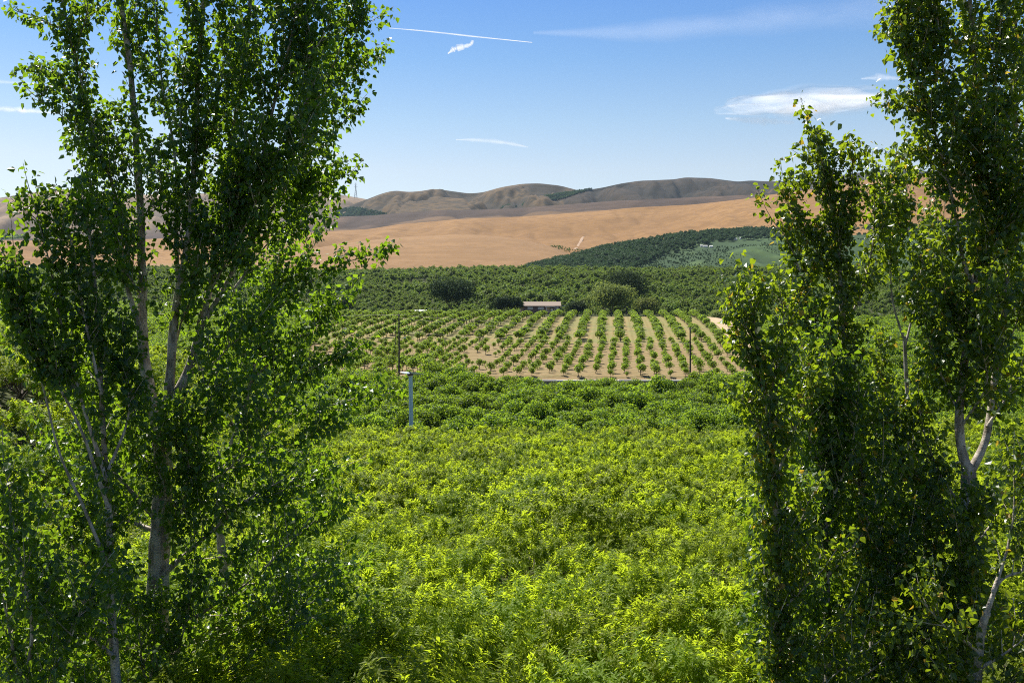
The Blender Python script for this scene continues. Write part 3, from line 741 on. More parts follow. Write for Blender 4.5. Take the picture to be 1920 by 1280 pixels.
# ------------------------------------------------------------------ buildings
M['brownwall'] = plain('brown_siding', (.13, .085, .07), .8)
M['roof'] = plain('tan_roof', (.175, .128, .092), .8, 0, .12)
M['white'] = plain('white_paint', (.66, .65, .62), .6, 0, .06)
M['glass'] = plain('dull_window', (.30, .33, .36), .15, 0, .1)
M['tan_wall'] = plain('tan_wall', (.42, .32, .25), .8)
M['concrete'] = plain('pale_concrete', (.72, .66, .60), .85, 0, .15, 1.5)
M['concrete_d'] = plain('dark_concrete', (.24, .20, .18), .9, 0, .3, 1.2)  # darker concrete for the panels below the pale caps
M['steel'] = plain('painted_steel', (.42, .56, .64), .45, .1, .12)
M['steel_w'] = plain('pale_steel', (.62, .68, .72), .4, .1, .08)
M['rust'] = plain('dark_gear_metal', (.10, .06, .06), .6, .3)
M['polewood'] = plain('pole_wood', (.05, .035, .028), .9)
M['wire'] = plain('wire', (.30, .27, .24), .5, .2)
M['lattice'] = plain('tower_steel', (.28, .30, .32), .6, .3)

def part(name, parent, parts, *ms):
    return link(name, mesh_np(name, parts, list(ms)), parent)

def gable(w, d, h, rise, z, over, m):
    """pitched roof with ridge along x, thick sheets"""
    ps = []
    for s in (-1, 1):
        a = np.array([[-w / 2 - over, s * (d / 2 + over), z - over * rise / (d / 2)], [w / 2 + over, s * (d / 2 + over), z - over * rise / (d / 2)], [w / 2 + over, 0, z + rise], [-w / 2 - over, 0, z + rise]])
        b = a + [0, 0, .18]
        V = np.vstack([a, b]); F = np.array([[3, 2, 1, 0], [4, 5, 6, 7], [0, 1, 5, 4], [1, 2, 6, 5], [2, 3, 7, 6], [3, 0, 4, 7]])
        ps.append((V, F, m, False))
    return ps
hd = 436.
hx = (1016 - HX) / FP * hd; hz = (HY - 588) / FP * hd
house = empty('farmhouse', (hx, hd, hz))
tag(house, 'long brown single-storey farmhouse with tan roof on the field crest', 'house')
wl = [boxp((0, 0, 1.7), (15.6, 8, 3.4), 0)]
part('wall', house, wl, M['brownwall'])
part('roof', house, gable(15.6, 8, 3.4, 1.75, 3.42, .55, 0), M['roof'])
for xx, ww in ((-5.2, 2.4), (-.6, 2.6), (6.6, 1.2)):
    wdo = part('window', house, [boxp((xx, -4.03, 2.3), (ww, .1, 1.1), 0)], M['white'])
    for q in (-1, 1):
        part('pane', wdo, [boxp((xx + q * ww / 4, -4.1, 2.3), (ww / 2 - .14, .05, .92), 0)], M['glass'])
pr = part('porch_roof', house, [boxp((3.6, -5.1, 3.0), (4.3, 2.6, .22), 0)], M['white'])
for xx in (1.7, 5.5): part('porch_post', house, [boxp((xx, -6.2, 1.45), (.2, .2, 2.9), 0)], M['white'])
part('door', house, [boxp((4.3, -4.04, 1.2), (1.1, .12, 2.2), 0)], M['white'])
part('porch_wall', house, [boxp((2.6, -4.08, 1.6), (1.5, .14, 2.6), 0)], M['tan_wall'])
part('carport_roof', house, [(np.array([[8.1, -2, 2.9], [12.2, -2, 3.9], [12.2, 2, 3.9], [8.1, 2, 2.9], [8.1, -2, 3.15], [12.2, -2, 4.15], [12.2, 2, 4.15], [8.1, 2, 3.15]]), np.array([[3, 2, 1, 0], [4, 5, 6, 7], [0, 1, 5, 4], [1, 2, 6, 5], [2, 3, 7, 6], [3, 0, 4, 7]]), 0, False)], M['white'])
for xx in (8.6, 12.0): part('carport_post', house, [boxp((xx, -1.8, 1.6), (.18, .18, 3.2), 0)], M['white'])
part('lean_to', house, [boxp((-8.7, -1, 1.5), (1.7, 4, 3.0), 0), boxp((-8.8, -1.2, 3.15), (2.2, 4.8, .2), 1)], M['tan_wall'], M['white'])

def on_hill(h, c, y):
    pp = h.at(np.full(300, float(c)), np.linspace(0, 1, 300)); yq = HY - pp[:, 2] / pp[:, 1] * FP
    return pp[np.argmin(np.abs(yq - y))]
def shed(label, px, py, d, wpx, h, m_roof, m_wall, grp=None):
    ww = wpx / FP * d; z = (HY - py) / FP * d
    if grp:
        q_ = on_hill(slope_g, px, py); d, z = q_[1], q_[2]; ww = wpx / FP * d; h = 1.7
    e = empty('shed', ((px - HX) / FP * d, d, z)); tag(e, label, 'shed', grp)
    part('wall', e, [boxp((0, 0, h / 2 - .5), (ww, ww * .7, h + 1), 0)], m_wall)
    part('roof', e, gable(ww, ww * .7, h, h * .35, h + .02, .3, 0), m_roof)
    return e
shed('white roofed shed showing only its roof over the field crest', 786, 591, 408, 26, 1.5, M['white'], M['tan_wall'])
for lab, c, y, d, wp in (('longest white shed in the clearing on the green slope', 1322, 463.5, 1290, 8), ('small white shed beside the longest one on the green slope', 1333, 464, 1290, 6), ('third white shed at the clearing edge on the green slope', 1315, 463, 1300, 4),
                         ('white shed by the farm lane below the ridge orchard', 1379, 450, 1420, 5), ('smallest white shed, highest on the ridge lane', 1389, 448, 1430, 4)):
    hh = shed(lab, c, y, d, wp, 2.4, M['white'], M['white'], 'white sheds on the green slope')

# low wall at the lower edge of the field: cap and panels
wa, wb = P(985, 713, 186.5), P(1305, 713, 186.5)
wallt = empty('retaining_wall', (wa[0], wa[1], 0)); tag(wallt, 'long low pale concrete wall along the lower edge of the field', 'wall')
Lw = wb[0] - wa[0]; zt = float(wa[2])
npn = 11; pw = Lw / npn
pm = mesh_np('panel', [boxp((0, 0, 0), (pw - .06, .3, 2.6), 0)], [M['concrete_d']])
cm_ = mesh_np('cap_block', [boxp((0, 0, 0), (pw - .03, .8, .26), 0)], [M['concrete']])
for k in range(npn):
    link('panel', pm, wallt, (pw * (k + .5), rng.normal() * .02, zt - 1.5))
    link('cap_block', cm_, wallt, (pw * (k + .5), rng.normal() * .02 - .05, zt + .0 + rng.normal() * .025))

# ------------------------------------------------------------------ wind machine
wd_ = 124.; wx = (770 - HX) / FP * wd_; wzt = (HY - 706) / FP * wd_
wm = empty('wind_machine', (wx, wd_, float(ground_z(wx, wd_)))); tag(wm, 'pale blue orchard wind machine tower with two blades above the trees', 'wind machine')
h_ = wzt - wm.location.z
part('tower', wm, tube_parts(np.array([[.12, 0, -.3], [.06, 0, h_ * .5], [0, 0, h_]]), [.30, .27, .23], 14, 0), M['steel'])
part('tower_collar', wm, tube_parts(np.array([[0, 0, h_ - .02], [0, 0, h_ + .22]]), [.28, .28], 14, 0), M['steel_w'])
part('gearbox', wm, [boxp((-.1, 0, h_ + .32), (.62, .8, .36), 0, .3)] + tube_parts(np.array([[-.1, -.7, h_ + .42], [-.1, .5, h_ + .34]]), [.2, .22], 10, 0), M['rust'])
for s in (-1, 1):
    n = 9; u = np.linspace(0, 1, n); ln_ = 2.75 if s > 0 else 1.5
    ax = np.array([.55 * s, .8 * s, -.06 * s]); ax = ax / np.linalg.norm(ax) * 2.8
    if s < 0: ax = np.array([-.78, -2.5, .2])
    else: ax = np.array([1.6, 2.2, -.3])
    hub = np.array([-.1, -.65, h_ + .48])
    cen = hub + u[:, None] * ax
    ch = .11 + .06 * np.sin(np.pi * np.clip(u * 1.1, 0, 1)); tw = .7 - .35 * u
    side = nrmz(np.cross(ax, [0, 0, 1.]))
    V = []; seg = 8
    for i in range(n):
        for a in np.arange(seg) / seg * 2 * np.pi:
            cc = math.cos(a) * ch[i] * 1.6; tt = math.sin(a) * .05 * (1.4 - u[i])
            V.append(cen[i] + (math.cos(tw[i]) * side + math.sin(tw[i]) * np.array([0, 0, 1.])) * cc + (-math.sin(tw[i]) * side + math.cos(tw[i]) * np.array([0, 0, 1.])) * tt)
    V = np.array(V); F = []
    for i in range(n - 1):
        for j in range(seg): F.append([i * seg + j, i * seg + (j + 1) % seg, (i + 1) * seg + (j + 1) % seg, (i + 1) * seg + j])
    V = np.vstack([V, cen[-1] + ax * .01]); F3 = np.array([[(n - 1) * seg + j, (n - 1) * seg + (j + 1) % seg, len(V) - 1] for j in range(seg)])
    part('blade', wm, [(V, np.array(F), 0, True), (V, F3, 0, True)], M['steel_w'])

# ------------------------------------------------------------------ utility poles and wires
def upole(label, px, ytop, d, arm, lo_arm=None, r=.15, hgt=None):
    p = P(px, ytop, d); g = float(ground_z(p[0], p[1])) - .5
    e = empty('utility_pole', (p[0], p[1], g)); tag(e, label, 'utility pole'); h = p[2] - g
    part('pole', e, tube_parts(np.array([[0, 0, 0], [.03, 0, h * .5], [0, 0, h]]), [r * 1.15, r, r * .8], 8, 0), M['polewood'])
    if arm:
        part('crossarm', e, [boxp((0, -.15, h - .35), (.1, arm, .12), 0, .25)], M['polewood'])
        for q in (-.9, 0, .9): part('insulator', e, tube_parts(np.array([[-q * .12, q * arm / 2, h - .3], [-q * .12, q * arm / 2, h - .08]]), [.05, .035], 6, 0), M['white'])
    if lo_arm:
        part('bracket', e, [boxp((.55, -.1, h - lo_arm), (1.1, .1, .1), 0)], M['polewood'])
        part('lamp_head', e, [boxp((1.15, -.1, h - lo_arm - .03), (.5, .22, .16), 0)], M['steel_w'])
    return e
up1 = upole('dark utility pole with a small bracket lamp behind the wind machine', 748, 588, 190, 1.6, 4.6)
up2_ = upole('dark bare utility pole at the end of the pale wall', 1294, 613, 187, 1.2)
up3 = upole('thin utility pole just behind the bracket lamp pole', 741, 600, 232, 0, None, .08)
upole('thin grey pole by the white shed roof', 785, 578, 404, 0, None, .1)
def wire(label, a, b, sag, r=.016, n=24):
    u = np.linspace(0, 1, n)[:, None]; p = a + (b - a) * u; p[:, 2] -= (4 * u * (1 - u))[:, 0] * sag
    o = link('power_line', mesh_np('power_line', tube_parts(p, r, 4, 0, True, False), [M['wire']])); tag(o, label, 'power line', 'power lines across the field')
wire('upper power line running from the lamp pole across the field', P(748, 590, 190), P(1294, 614, 187), .6)
wire('second power line just under the upper one across the field', P(748, 596, 190.6), P(1294, 619, 187.6), .9)
wire('lower cable strung pole to pole across the young trees', P(748, 622, 190), P(1294, 643, 187), .5)
wire('power line leaving the bare pole over the dirt track', P(1294, 614, 187), P(1980, 640, 184), 1.)
wire('lower cable leaving the bare pole over the dirt track', P(1294, 643, 187), P(1980, 668, 184), 1.)
wire('power line leaving the lamp pole behind the forked poplar', P(748, 590, 190), P(-60, 570, 195), 1.)

# transmission tower on the far skyline
tw = P(667, 369, 4000); ty = P(667, 343, 4000)
e = empty('transmission_tower', tuple(tw - [0, 0, 6])); tag(e, 'tiny steel lattice transmission tower on the far skyline', 'pylon')
hh = ty[2] - tw[2] + 6
ps = []
for a, b in ((-1, -1), (1, -1), (1, 1), (-1, 1)):
    part('leg', e, tube_parts(np.array([[a * 5.5, b * 5.5, 0], [a * 1.6, b * 1.6, hh * .6], [a * .5, b * .5, hh]]), [.5, .45, .35], 4, 0), M['lattice'])
for k in range(6):
    z0, z1 = hh * k / 7, hh * (k + 1) / 7; w0 = np.interp(z0, [0, hh * .6, hh], [5.5, 1.6, .5]); w1 = np.interp(z1, [0, hh * .6, hh], [5.5, 1.6, .5])
    for s in (-1, 1):
        for t_ in (-1, 1): ps += tube_parts(np.array([[-s * w0, t_ * w0, z0], [s * w1, t_ * w1, z1]]), .25, 4, 0, False)
part('bracing', e, ps, M['lattice'])
for z_ in (.74, .86, .97): part('crossarm', e, [boxp((0, 0, hh * z_), (15 - 6 * (z_ - .74) * 4, .7, .7), 0)], M['lattice'])

# ------------------------------------------------------------------ clouds and contrails
def cloud_mat(name, dens, sc, soft=1.0):
    m, t, b = mat(name); k = N(t); t.nodes.remove(b)
    lw = k.new('ShaderNodeLayerWeight'); lw.inputs[0].default_value = .5
    n = k.noise(k.mapped(k.obj(), (.45, 1, 1.6)), sc, 6, .6, .6)
    face = k.math('SUBTRACT', 1.0, lw.outputs['Facing'])
    a = k.math('MULTIPLY', k.math('POWER', face, 1.6 * soft), k.rng(n, .28, .72, .25, 1.15)); a = k.math('MINIMUM', k.math('MULTIPLY', a, dens), 1.0)
    df = k.new('ShaderNodeBsdfDiffuse'); df.inputs[0].default_value = (.93, .93, .93, 1)
    tl = k.new('ShaderNodeBsdfTranslucent'); tl.inputs[0].default_value = (.93, .93, .93, 1)
    mm = k.new('ShaderNodeMixShader'); mm.inputs[0].default_value = .5
    t.links.new(df.outputs[0], mm.inputs[1]); t.links.new(tl.outputs[0], mm.inputs[2])
    tp_ = k.new('ShaderNodeBsdfTransparent'); mx = k.new('ShaderNodeMixShader'); k.put(mx.inputs[0], a)
    t.links.new(tp_.outputs[0], mx.inputs[1]); t.links.new(mm.outputs[0], mx.inputs[2])
    t.links.new(mx.outputs[0], t.nodes['Material Output'].inputs['Surface'])
    return m
M['cloud'] = cloud_mat('thin_cloud', .62, .0022, 1.7)
M['veil'] = cloud_mat('cloud_veil', .07, .0012, 1.6)
M['trail'] = cloud_mat('contrail_ice', .6, .004, .9)
M['trail_f'] = cloud_mat('faint_contrail', .25, .003, 1.6)

def wisp(label, cat, path, d, rad, m, ky=1.0, dp=60., name='cloud', seg=16, n=60, wob=.25, seed=1):
    """a long soft body of cloud: path points (column,row), radii in pixels"""
    g = np.random.default_rng(seed)
    p = catmull(np.array(path, float), n); rr = np.interp(np.linspace(0, 1, n), np.linspace(0, 1, len(rad)), rad)
    rr = rr * (1 + wob * (vnoise(np.linspace(0, 14, n) + seed * 9.7, np.zeros(n) + seed) - .5) * 2)
    cen = np.stack([(p[:, 0] - HX) / FP * d, np.full(n, d), (HY - p[:, 1]) / FP * d], -1)
    r3 = rr / FP * d
    tan = nrmz(np.gradient(cen, axis=0)); b = nrmz(np.cross(tan, [[0, 1., 0]]))
    a = np.arange(seg) / seg * 2 * np.pi
    V = cen[:, None] + r3[:, None, None] * (np.cos(a)[None, :, None] * b[:, None] * ky + np.sin(a)[None, :, None] * np.array([0, 1., 0]) * 1.0)
    i = np.arange(n - 1)[:, None] * seg; j = np.arange(seg)[None]; kq = (j + 1) % seg
    F = np.stack([i + j, i + kq, i + seg + kq, i + seg + j], -1).reshape(-1, 4)
    c0 = cen[len(cen) // 2]
    o = link(name, mesh_np(name, [(V.reshape(-1, 3) - c0, F, 0, True)], [m]), loc=tuple(c0)); tag(o, label, cat)
    o.visible_shadow = True
    return o
CD = 14000.
wisp('thin bright contrail drawn straight across the upper sky', 'contrail', [(730, 53), (800, 59), (900, 70), (998, 80)], CD, [.7, 1.5, 1.6, 1.2, .6], M['trail'], name='contrail', wob=.2, seed=2)
wisp('short ragged white cloud scrap right under the straight contrail', 'cloud', [(840, 101), (852, 92), (868, 88), (882, 84), (887, 76)], CD, [2, 5, 4.5, 5, 2.5], M['trail'], wob=.5, seed=3)
def puff(label, blobs, d, m):
    """one soft cloud body made of overlapping flattened lumps: (column, row, half width, half height)"""
    parts = []; c0 = P(blobs[0][0], blobs[0][1], d)
    for k_, (cx_, cy_, rx, ry) in enumerate(blobs):
        th = np.linspace(0, np.pi, 18)[:, None]; ph = np.linspace(0, 2 * np.pi, 33)[None, :-1]
        U = np.stack([np.cos(th) * np.ones_like(ph), np.sin(th) * np.cos(ph), np.sin(th) * np.sin(ph)], -1)
        q = U * np.array([rx, rx * .7, ry]) / FP * d
        q = q * (1 + .25 * (vnoise(U[..., 0] * 3 + k_ * 3, U[..., 2] * 3 + 9) - .5))[..., None] + P(cx_, cy_, d) + np.array([0, 60. * k_, 0]) - c0
        F = np.array([[i * 32 + j, i * 32 + (j + 1) % 32, (i + 1) * 32 + (j + 1) % 32, (i + 1) * 32 + j] for i in range(17) for j in range(32)])
        parts.append((q.reshape(-1, 3), F, 0, True))
    o = link('cloud', mesh_np('cloud', parts, [m]), loc=tuple(c0)); tag(o, label, 'cloud'); return o
M['puff'] = cloud_mat('soft_cloud', .34, .0016, 1.2)
puff('broad soft white cloud floating beside the right poplars', [(1535, 190, 115, 27), (1450, 193, 95, 16), (1605, 181, 80, 21), (1520, 200, 65, 24), (1490, 188, 120, 19), (1575, 184, 100, 18), (1410, 195, 65, 9), (1640, 176, 60, 13)], CD, M['puff'])
wisp('small faint cloud just below the broad soft one', 'cloud', [(1360, 222), (1420, 226), (1490, 230)], CD, [2, 11, 3], M['trail_f'], seed=5)
wisp('tiny faint cloud just above the broad soft one', 'cloud', [(1615, 148), (1650, 145), (1690, 148)], CD, [2, 8, 2], M['trail_f'], seed=6)
wisp('faint streak of cloud low over the brown hills', 'cloud', [(855, 262), (900, 263), (950, 268), (990, 276)], CD, [1.5, 4.5, 5, 1.5], M['trail_f'], seed=7)
wisp('wide pale veil of cloud slanting up to the right poplars', 'cloud', [(1000, 62), (1200, 60), (1400, 40), (1700, 10), (1900, -20)], CD * 1.1, [4, 22, 30, 40, 20], M['veil'], seed=8, wob=.15)
wisp('thin cloud streak at the left edge beside the forked poplar', 'cloud', [(-80, 200), (0, 204), (60, 208), (110, 212)], CD, [6, 7, 6, 2], M['cloud'], seed=9)
wisp('fainter cloud streak higher at the left edge', 'cloud', [(-60, 150), (10, 154), (70, 157)], CD, [3, 4, 2], M['trail_f'], seed=10)

# ------------------------------------------------------------------ tall poplars
UPV = np.array([0, 0, 1.])
def limb_pts(pts, d0, z0, z1, n):
    p = np.array(pts, float); u = np.linspace(0, 1, len(p)); d = d0 + z0 + (z1 - z0) * u
    w3 = np.stack([(p[:, 0] - HX) / FP * d, d, (HY - p[:, 1]) / FP * d], -1)
    return catmull(w3, n)

def poplar(label, d0, trunk, limbs, seed, m=None, leaf=.088, twl=.9, dens=11., lpm=80, leafobj=0, group='tall poplars framing the view'):
    g = np.random.default_rng(seed); m = m or M['poplar']
    tp_ = limb_pts(trunk[0], d0, 0, trunk[3] if len(trunk) > 3 else 0, 60)
    base = tp_[0].copy()
    e = empty('poplar_tree', tuple(base)); tag(e, label, 'poplar tree', group)
    def woodpart(name, pts, r0, r1, seg=10):
        n = len(pts); r = (r1 + (r0 - r1) * (1 - np.linspace(0, 1, n)) ** (1.0 if name == 'trunk' else 1.9)) * (1 + .05 * np.sin(np.linspace(0, n * .9, n)))
        return link(name, mesh_np(name, tube_parts(pts - base, r, seg, 0), [M['bark']]), e)
    woodpart('trunk', tp_, trunk[1], trunk[2], 14)
    LP, LD, LN, LL, LW = [], [], [], [], []; tw = []
    def foliage(pts, t0, tl, dn, r0):
        seg = np.linalg.norm(np.diff(pts, axis=0), axis=1); L = seg.sum(); cum = np.concatenate([[0], np.cumsum(seg)]) / L
        nt_ = max(3, int(L * (1 - t0) * dn)); t = t0 + (1 - t0) * (np.arange(nt_) + g.random(nt_)) / nt_
        pos = np.stack([np.interp(t, cum, pts[:, k]) for k in range(3)], -1)
        tan = nrmz(np.stack([np.interp(t, cum, np.gradient(pts[:, k])) for k in range(3)], -1))
        rp = nrmz(np.cross(tan, rand_unit(nt_, g)))
        dr = nrmz(rp * (.62 + .3 * g.random((nt_, 1))) + tan * .42 + UPV * .38)
        ln = tl * (.45 + .75 * g.random(nt_)) * (1 - .35 * t)
        ln = ln * (.45 + 1.15 * vnoise(t * L * 1.6 + 3 * len(LP), np.full(nt_, seed * 1.7)))
        # a shoot that continues the limb
        pos = np.vstack([pos, pts[-1]]); dr = np.vstack([dr, nrmz(pts[-1] - pts[-3])]); ln = np.append(ln, tl * .8)
        for k in range(len(ln)):
            u = np.linspace(0, 1, 5)[:, None]
            c = pos[k] + dr[k] * ln[k] * u + (UPV * .22 + g.normal(size=3) * .1) * ln[k] * u ** 2
            tw.extend([(V - base, F, 0, False) for V, F in tube(c, np.linspace(.009, .003, 5), 3, False)])
            nl = int(ln[k] * lpm * (.7 + .6 * g.random())) + 4
            tt = g.random(nl) ** .75
            q = np.stack([np.interp(tt, u[:, 0], c[:, a]) for a in range(3)], -1)
            off = rand_unit(nl, g) * (.03 + .15 * g.random((nl, 1)) ** .9)
            LP.append(q + off); dd = nrmz(off) * .6 + rand_unit(nl, g) * .5 + np.array([0, 0, -.55])
            LD.append(dd); LN.append(nrmz(rand_unit(nl, g) + np.array([0, -.1, .45])))
            s_ = leaf * (.5 + .85 * g.random(nl)); LL.append(s_); LW.append(s_ * (.85 + .2 * g.random(nl)))
    for lm in limbs:
        pts_, r0, r1, z0, z1, f0 = lm[:6]; tl = lm[6] if len(lm) > 6 else twl; dn = lm[7] if len(lm) > 7 else dens
        q = limb_pts(pts_, d0, z0, z1, max(10, len(pts_) * 5))
        q = q + np.stack([fbm(np.linspace(0, 4, len(q)) + seed + k * 7, np.zeros(len(q)) + k + len(LP) * .1, 3) for k in range(3)], -1) * .12 * np.linspace(0, 1, len(q))[:, None]
        woodpart('limb', q, r0, r1, 8)
        if f0 < 1: foliage(q, f0, tl, dn, r0)
    tf = trunk[4] if len(trunk) > 4 else None
    if tf is not None: foliage(tp_, tf, twl, dens, trunk[2])
    link('twigs', mesh_np('twigs', tw, [M['bark']]), e)['kind'] = 'stuff'
    LP = np.concatenate(LP); LD = np.concatenate(LD); LN = np.concatenate(LN); LL = np.concatenate(LL); LW = np.concatenate(LW)
    vis = np.ones(len(LP), bool)
    # the leaves that show largest: objects of their own on the crown
    cpx = HX + FP * LP[:, 0] / LP[:, 1]; cpy = HY - FP * LP[:, 2] / LP[:, 1]
    big = np.where((cpx > 8) & (cpx < 1912) & (cpy > 8) & (cpy < 1272), LL / LP[:, 1], 0)
    pick = np.argsort(-big)[:60]; vis[pick] = False
    V, F = leaves(LP[vis] - base, LD[vis], LN[vis], LL[vis], LW[vis], 'poplar')
    cr = link('crown', mesh_np('crown', [(V, F, 0, False)], [m]), e)
    cr['kind'] = 'stuff'
    lV, lF = leaves(np.zeros((1, 3)), np.array([[0, 1., 0]]), np.array([[0, 0, 1.]]), np.ones(1), np.ones(1), 'poplar')
    lme = mesh_np('leaf', [(lV, lF, 0, False)], [m])
    for q in pick:
        d_ = nrmz(LD[q]); s_ = nrmz(np.cross(d_, LN[q])); n_ = np.cross(s_, d_)
        mw = Matrix(((s_[0] * LW[q], d_[0] * LL[q], n_[0] * LL[q], LP[q, 0] - base[0]), (s_[1] * LW[q], d_[1] * LL[q], n_[1] * LL[q], LP[q, 1] - base[1]), (s_[2] * LW[q], d_[2] * LL[q], n_[2] * LL[q], LP[q, 2] - base[2]), (0, 0, 0, 1)))
        lo_ = link('leaf', lme, cr); lo_.matrix_local = mw
    print('poplar leaves', len(LP))
    return e

L = [
    # pts, r0, r1, depth start, depth end, foliage from, twig length, density
    ([(298, 800), (286, 760), (273, 690), (267, 620), (268, 540), (265, 480), (262, 400), (255, 300), (250, 220), (240, 120), (229, 40), (222, -40), (212, -170)], .115, .04, 0, .6, .42, .55, 6),
    ([(266, 630), (245, 560), (228, 480), (214, 360), (180, 262), (157, 165), (130, 56), (105, -60)], .05, .016, 0, .4, .15, .62, 15),
    ([(185, 280), (140, 240), (100, 205), (70, 180)], .02, .006, .2, .2, .1, .42, 12),
    ([(165, 200), (120, 165), (75, 135), (52, 128)], .016, .005, .3, .6, .1, .34, 12),
    ([(130, 60), (95, 45), (60, 30), (40, 25)], .014, .005, .3, .3, .1, .3, 12),
    ([(140, 100), (160, 30), (175, -60)], .02, .008, .3, 0, .1, .45, 12),
    ([(222, 400), (180, 380), (165, 350)], .015, .005, .2, .5, .1, .4, 12),
    ([(303, 805), (312, 760), (319, 700), (324, 620), (332, 560), (348, 480), (356, 430), (364, 330), (370, 240), (373, 150), (381, 60), (386, -60), (392, -220)], .09, .035, 0, -.2, .3, .62, 14),
    ([(334, 555), (331, 440), (330, 330), (320, 240), (305, 170), (292, 80), (290, -40)], .035, .014, .2, .9, .5, .5, 11),
    ([(306, 170), (270, 110), (255, 40), (260, -40)], .014, .006, .8, .8, .15, .42, 11),
    ([(306, 800), (326, 752), (349, 705), (368, 650), (377, 605), (390, 553), (403, 490), (409, 430), (414, 370), (427, 300), (440, 240), (453, 160), (466, 60), (480, -90)], .095, .03, 0, .3, .34, .68, 15),
    ([(405, 475), (431, 449), (455, 400), (469, 367), (487, 311), (503, 240), (524, 150), (548, 60), (565, -70)], .045, .018, .1, -.5, .1, .8, 15),
    ([(376, 615), (420, 540), (452, 480), (484, 430), (522, 370), (560, 300), (592, 220), (620, 140), (648, 60), (668, -20)], .045, .013, .1, .5, .2, .72, 14),
    ([(560, 300), (605, 272), (640, 235), (662, 205)], .018, .005, .4, .7, .05, .45, 13),
    ([(605, 180), (640, 150), (668, 115), (690, 100)], .016, .005, .5, .9, .1, .38, 12),
    ([(648, 60), (672, 42), (688, 25)], .012, .005, .5, .6, .0, .3, 12),
    ([(522, 370), (570, 345), (620, 340), (652, 325)], .016, .005, .3, .8, .1, .4, 12),
    ([(524, 150), (570, 120), (610, 60), (625, 0)], .02, .006, -.4, -.8, .1, .6, 13),
    ([(503, 240), (555, 215), (590, 160)], .02, .006, -.4, -1., .1, .6, 13),
    ([(453, 160), (420, 100), (410, 10), (415, -60)], .018, .006, .2, -.6, .1, .55, 12),
    ([(340, 300), (340, 200), (350, 100), (352, 0)], .018, .006, 0, -.6, .1, .45, 11),
    ([(470, 380), (530, 330), (575, 240)], .018, .006, 0, -1.2, .1, .6, 13),
    ([(409, 430), (450, 340), (480, 280)], .018, .006, .2, -.9, .1, .6, 13),
    ([(262, 420), (300, 350), (290, 300)], .014, .006, .2, -.5, .1, .5, 11),
    ([(250, 330), (225, 280), (205, 230)], .014, .006, .2, .2, .1, .4, 11),
    # lower crown of the forked tree
    ([(302, 980), (245, 920), (190, 850), (150, 760), (135, 680)], .05, .01, 0, -.6, .12, .9, 11),
    ([(302, 1080), (380, 1010), (450, 950), (520, 900)], .05, .01, 0, -.7, .12, .9, 11),
    ([(300, 1180), (220, 1120), (150, 1050), (100, 960)], .05, .01, 0, -.8, .12, .9, 11),
    ([(301, 1200), (390, 1140), (480, 1080), (560, 1000)], .05, .01, 0, -.5, .12, .9, 11),
    ([(301, 1330), (400, 1270), (490, 1210), (570, 1130)], .05, .01, 0, -.8, .12, .9, 11),
    ([(301, 1350), (200, 1290), (110, 1220), (40, 1130)], .05, .01, 0, -1.0, .12, .9, 11),
    ([(302, 900), (360, 850), (380, 790), (400, 720)], .03, .008, 0, -.7, .15, .7, 12),
    ([(302, 930), (270, 880), (250, 820), (240, 740)], .03, .008, 0, -.9, .2, .6, 11),
    ([(302, 860), (330, 800), (345, 760)], .02, .008, 0, -.9, .3, .5, 11),
    ([(390, 553), (430, 480), (470, 400), (500, 330)], .02, .007, 0, -.7, .05, .75, 13),
    ([(348, 480), (330, 400), (322, 330)], .018, .006, 0, .5, .1, .55, 13),
    ([(440, 540), (500, 460), (560, 400), (600, 350)], .02, .007, .2, .8, .05, .75, 13),
    ([(228, 480), (190, 420), (165, 330), (150, 270)], .02, .007, .1, .6, .05, .55, 13),
    ([(592, 220), (560, 140), (555, 50), (560, -40)], .018, .006, .3, -.3, .1, .7, 13),
    ([(364, 330), (400, 240), (415, 140)], .018, .006, 0, -.5, .1, .55, 13),
    ([(349, 705), (400, 680), (450, 630), (490, 590)], .02, .007, 0, -.3, .1, .8, 14),
    ([(330, 640), (345, 590), (365, 540), (375, 490)], .02, .007, .1, -.5, .1, .5, 14),
    ([(268, 560), (235, 500), (225, 430)], .02, .007, 0, -.4, .05, .5, 14),
    ([(405, 475), (445, 380), (450, 300)], .02, .007, 0, -.6, .05, .6, 14),
    ([(302, 980), (310, 920), (290, 850), (300, 815)], .025, .008, -.1, -.9, .3, .5, 14),
    ([(300, 1280), (330, 1230), (350, 1160), (360, 1090)], .025, .008, -.1, -1.0, .25, .65, 13),
    ([(300, 1300), (270, 1260), (262, 1200), (250, 1130)], .025, .008, -.1, -.8, .25, .6, 12),
    ([(301, 1400), (320, 1320), (310, 1270)], .025, .008, -.1, -1.2, .1, .7, 13),
    ([(302, 1010), (340, 960), (350, 900), (350, 840)], .025, .008, 0, -.6, .2, .7, 13),
    ([(302, 960), (400, 900), (470, 840), (520, 770)], .04, .01, 0, -.5, .12, .9, 11),
    ([(302, 1000), (210, 960), (140, 900), (100, 850)], .04, .01, 0, .5, .12, .9, 11),
    ([(302, 1240), (400, 1180), (500, 1140), (590, 1080)], .04, .01, 0, 1.0, .12, .95, 11),
    ([(302, 1260), (190, 1180), (100, 1130), (20, 1060)], .04, .01, 0, 1.0, .12, .95, 11),
]
poplar('tallest poplar with a pale trunk forking into three bare limbs', 15.0,
       ([(303, 1760), (302, 1400), (302, 1280), (296, 1150), (298, 1050), (303, 960), (306, 880), (302, 798)], .185, .135), L, 11, leaf=.082, lpm=76)

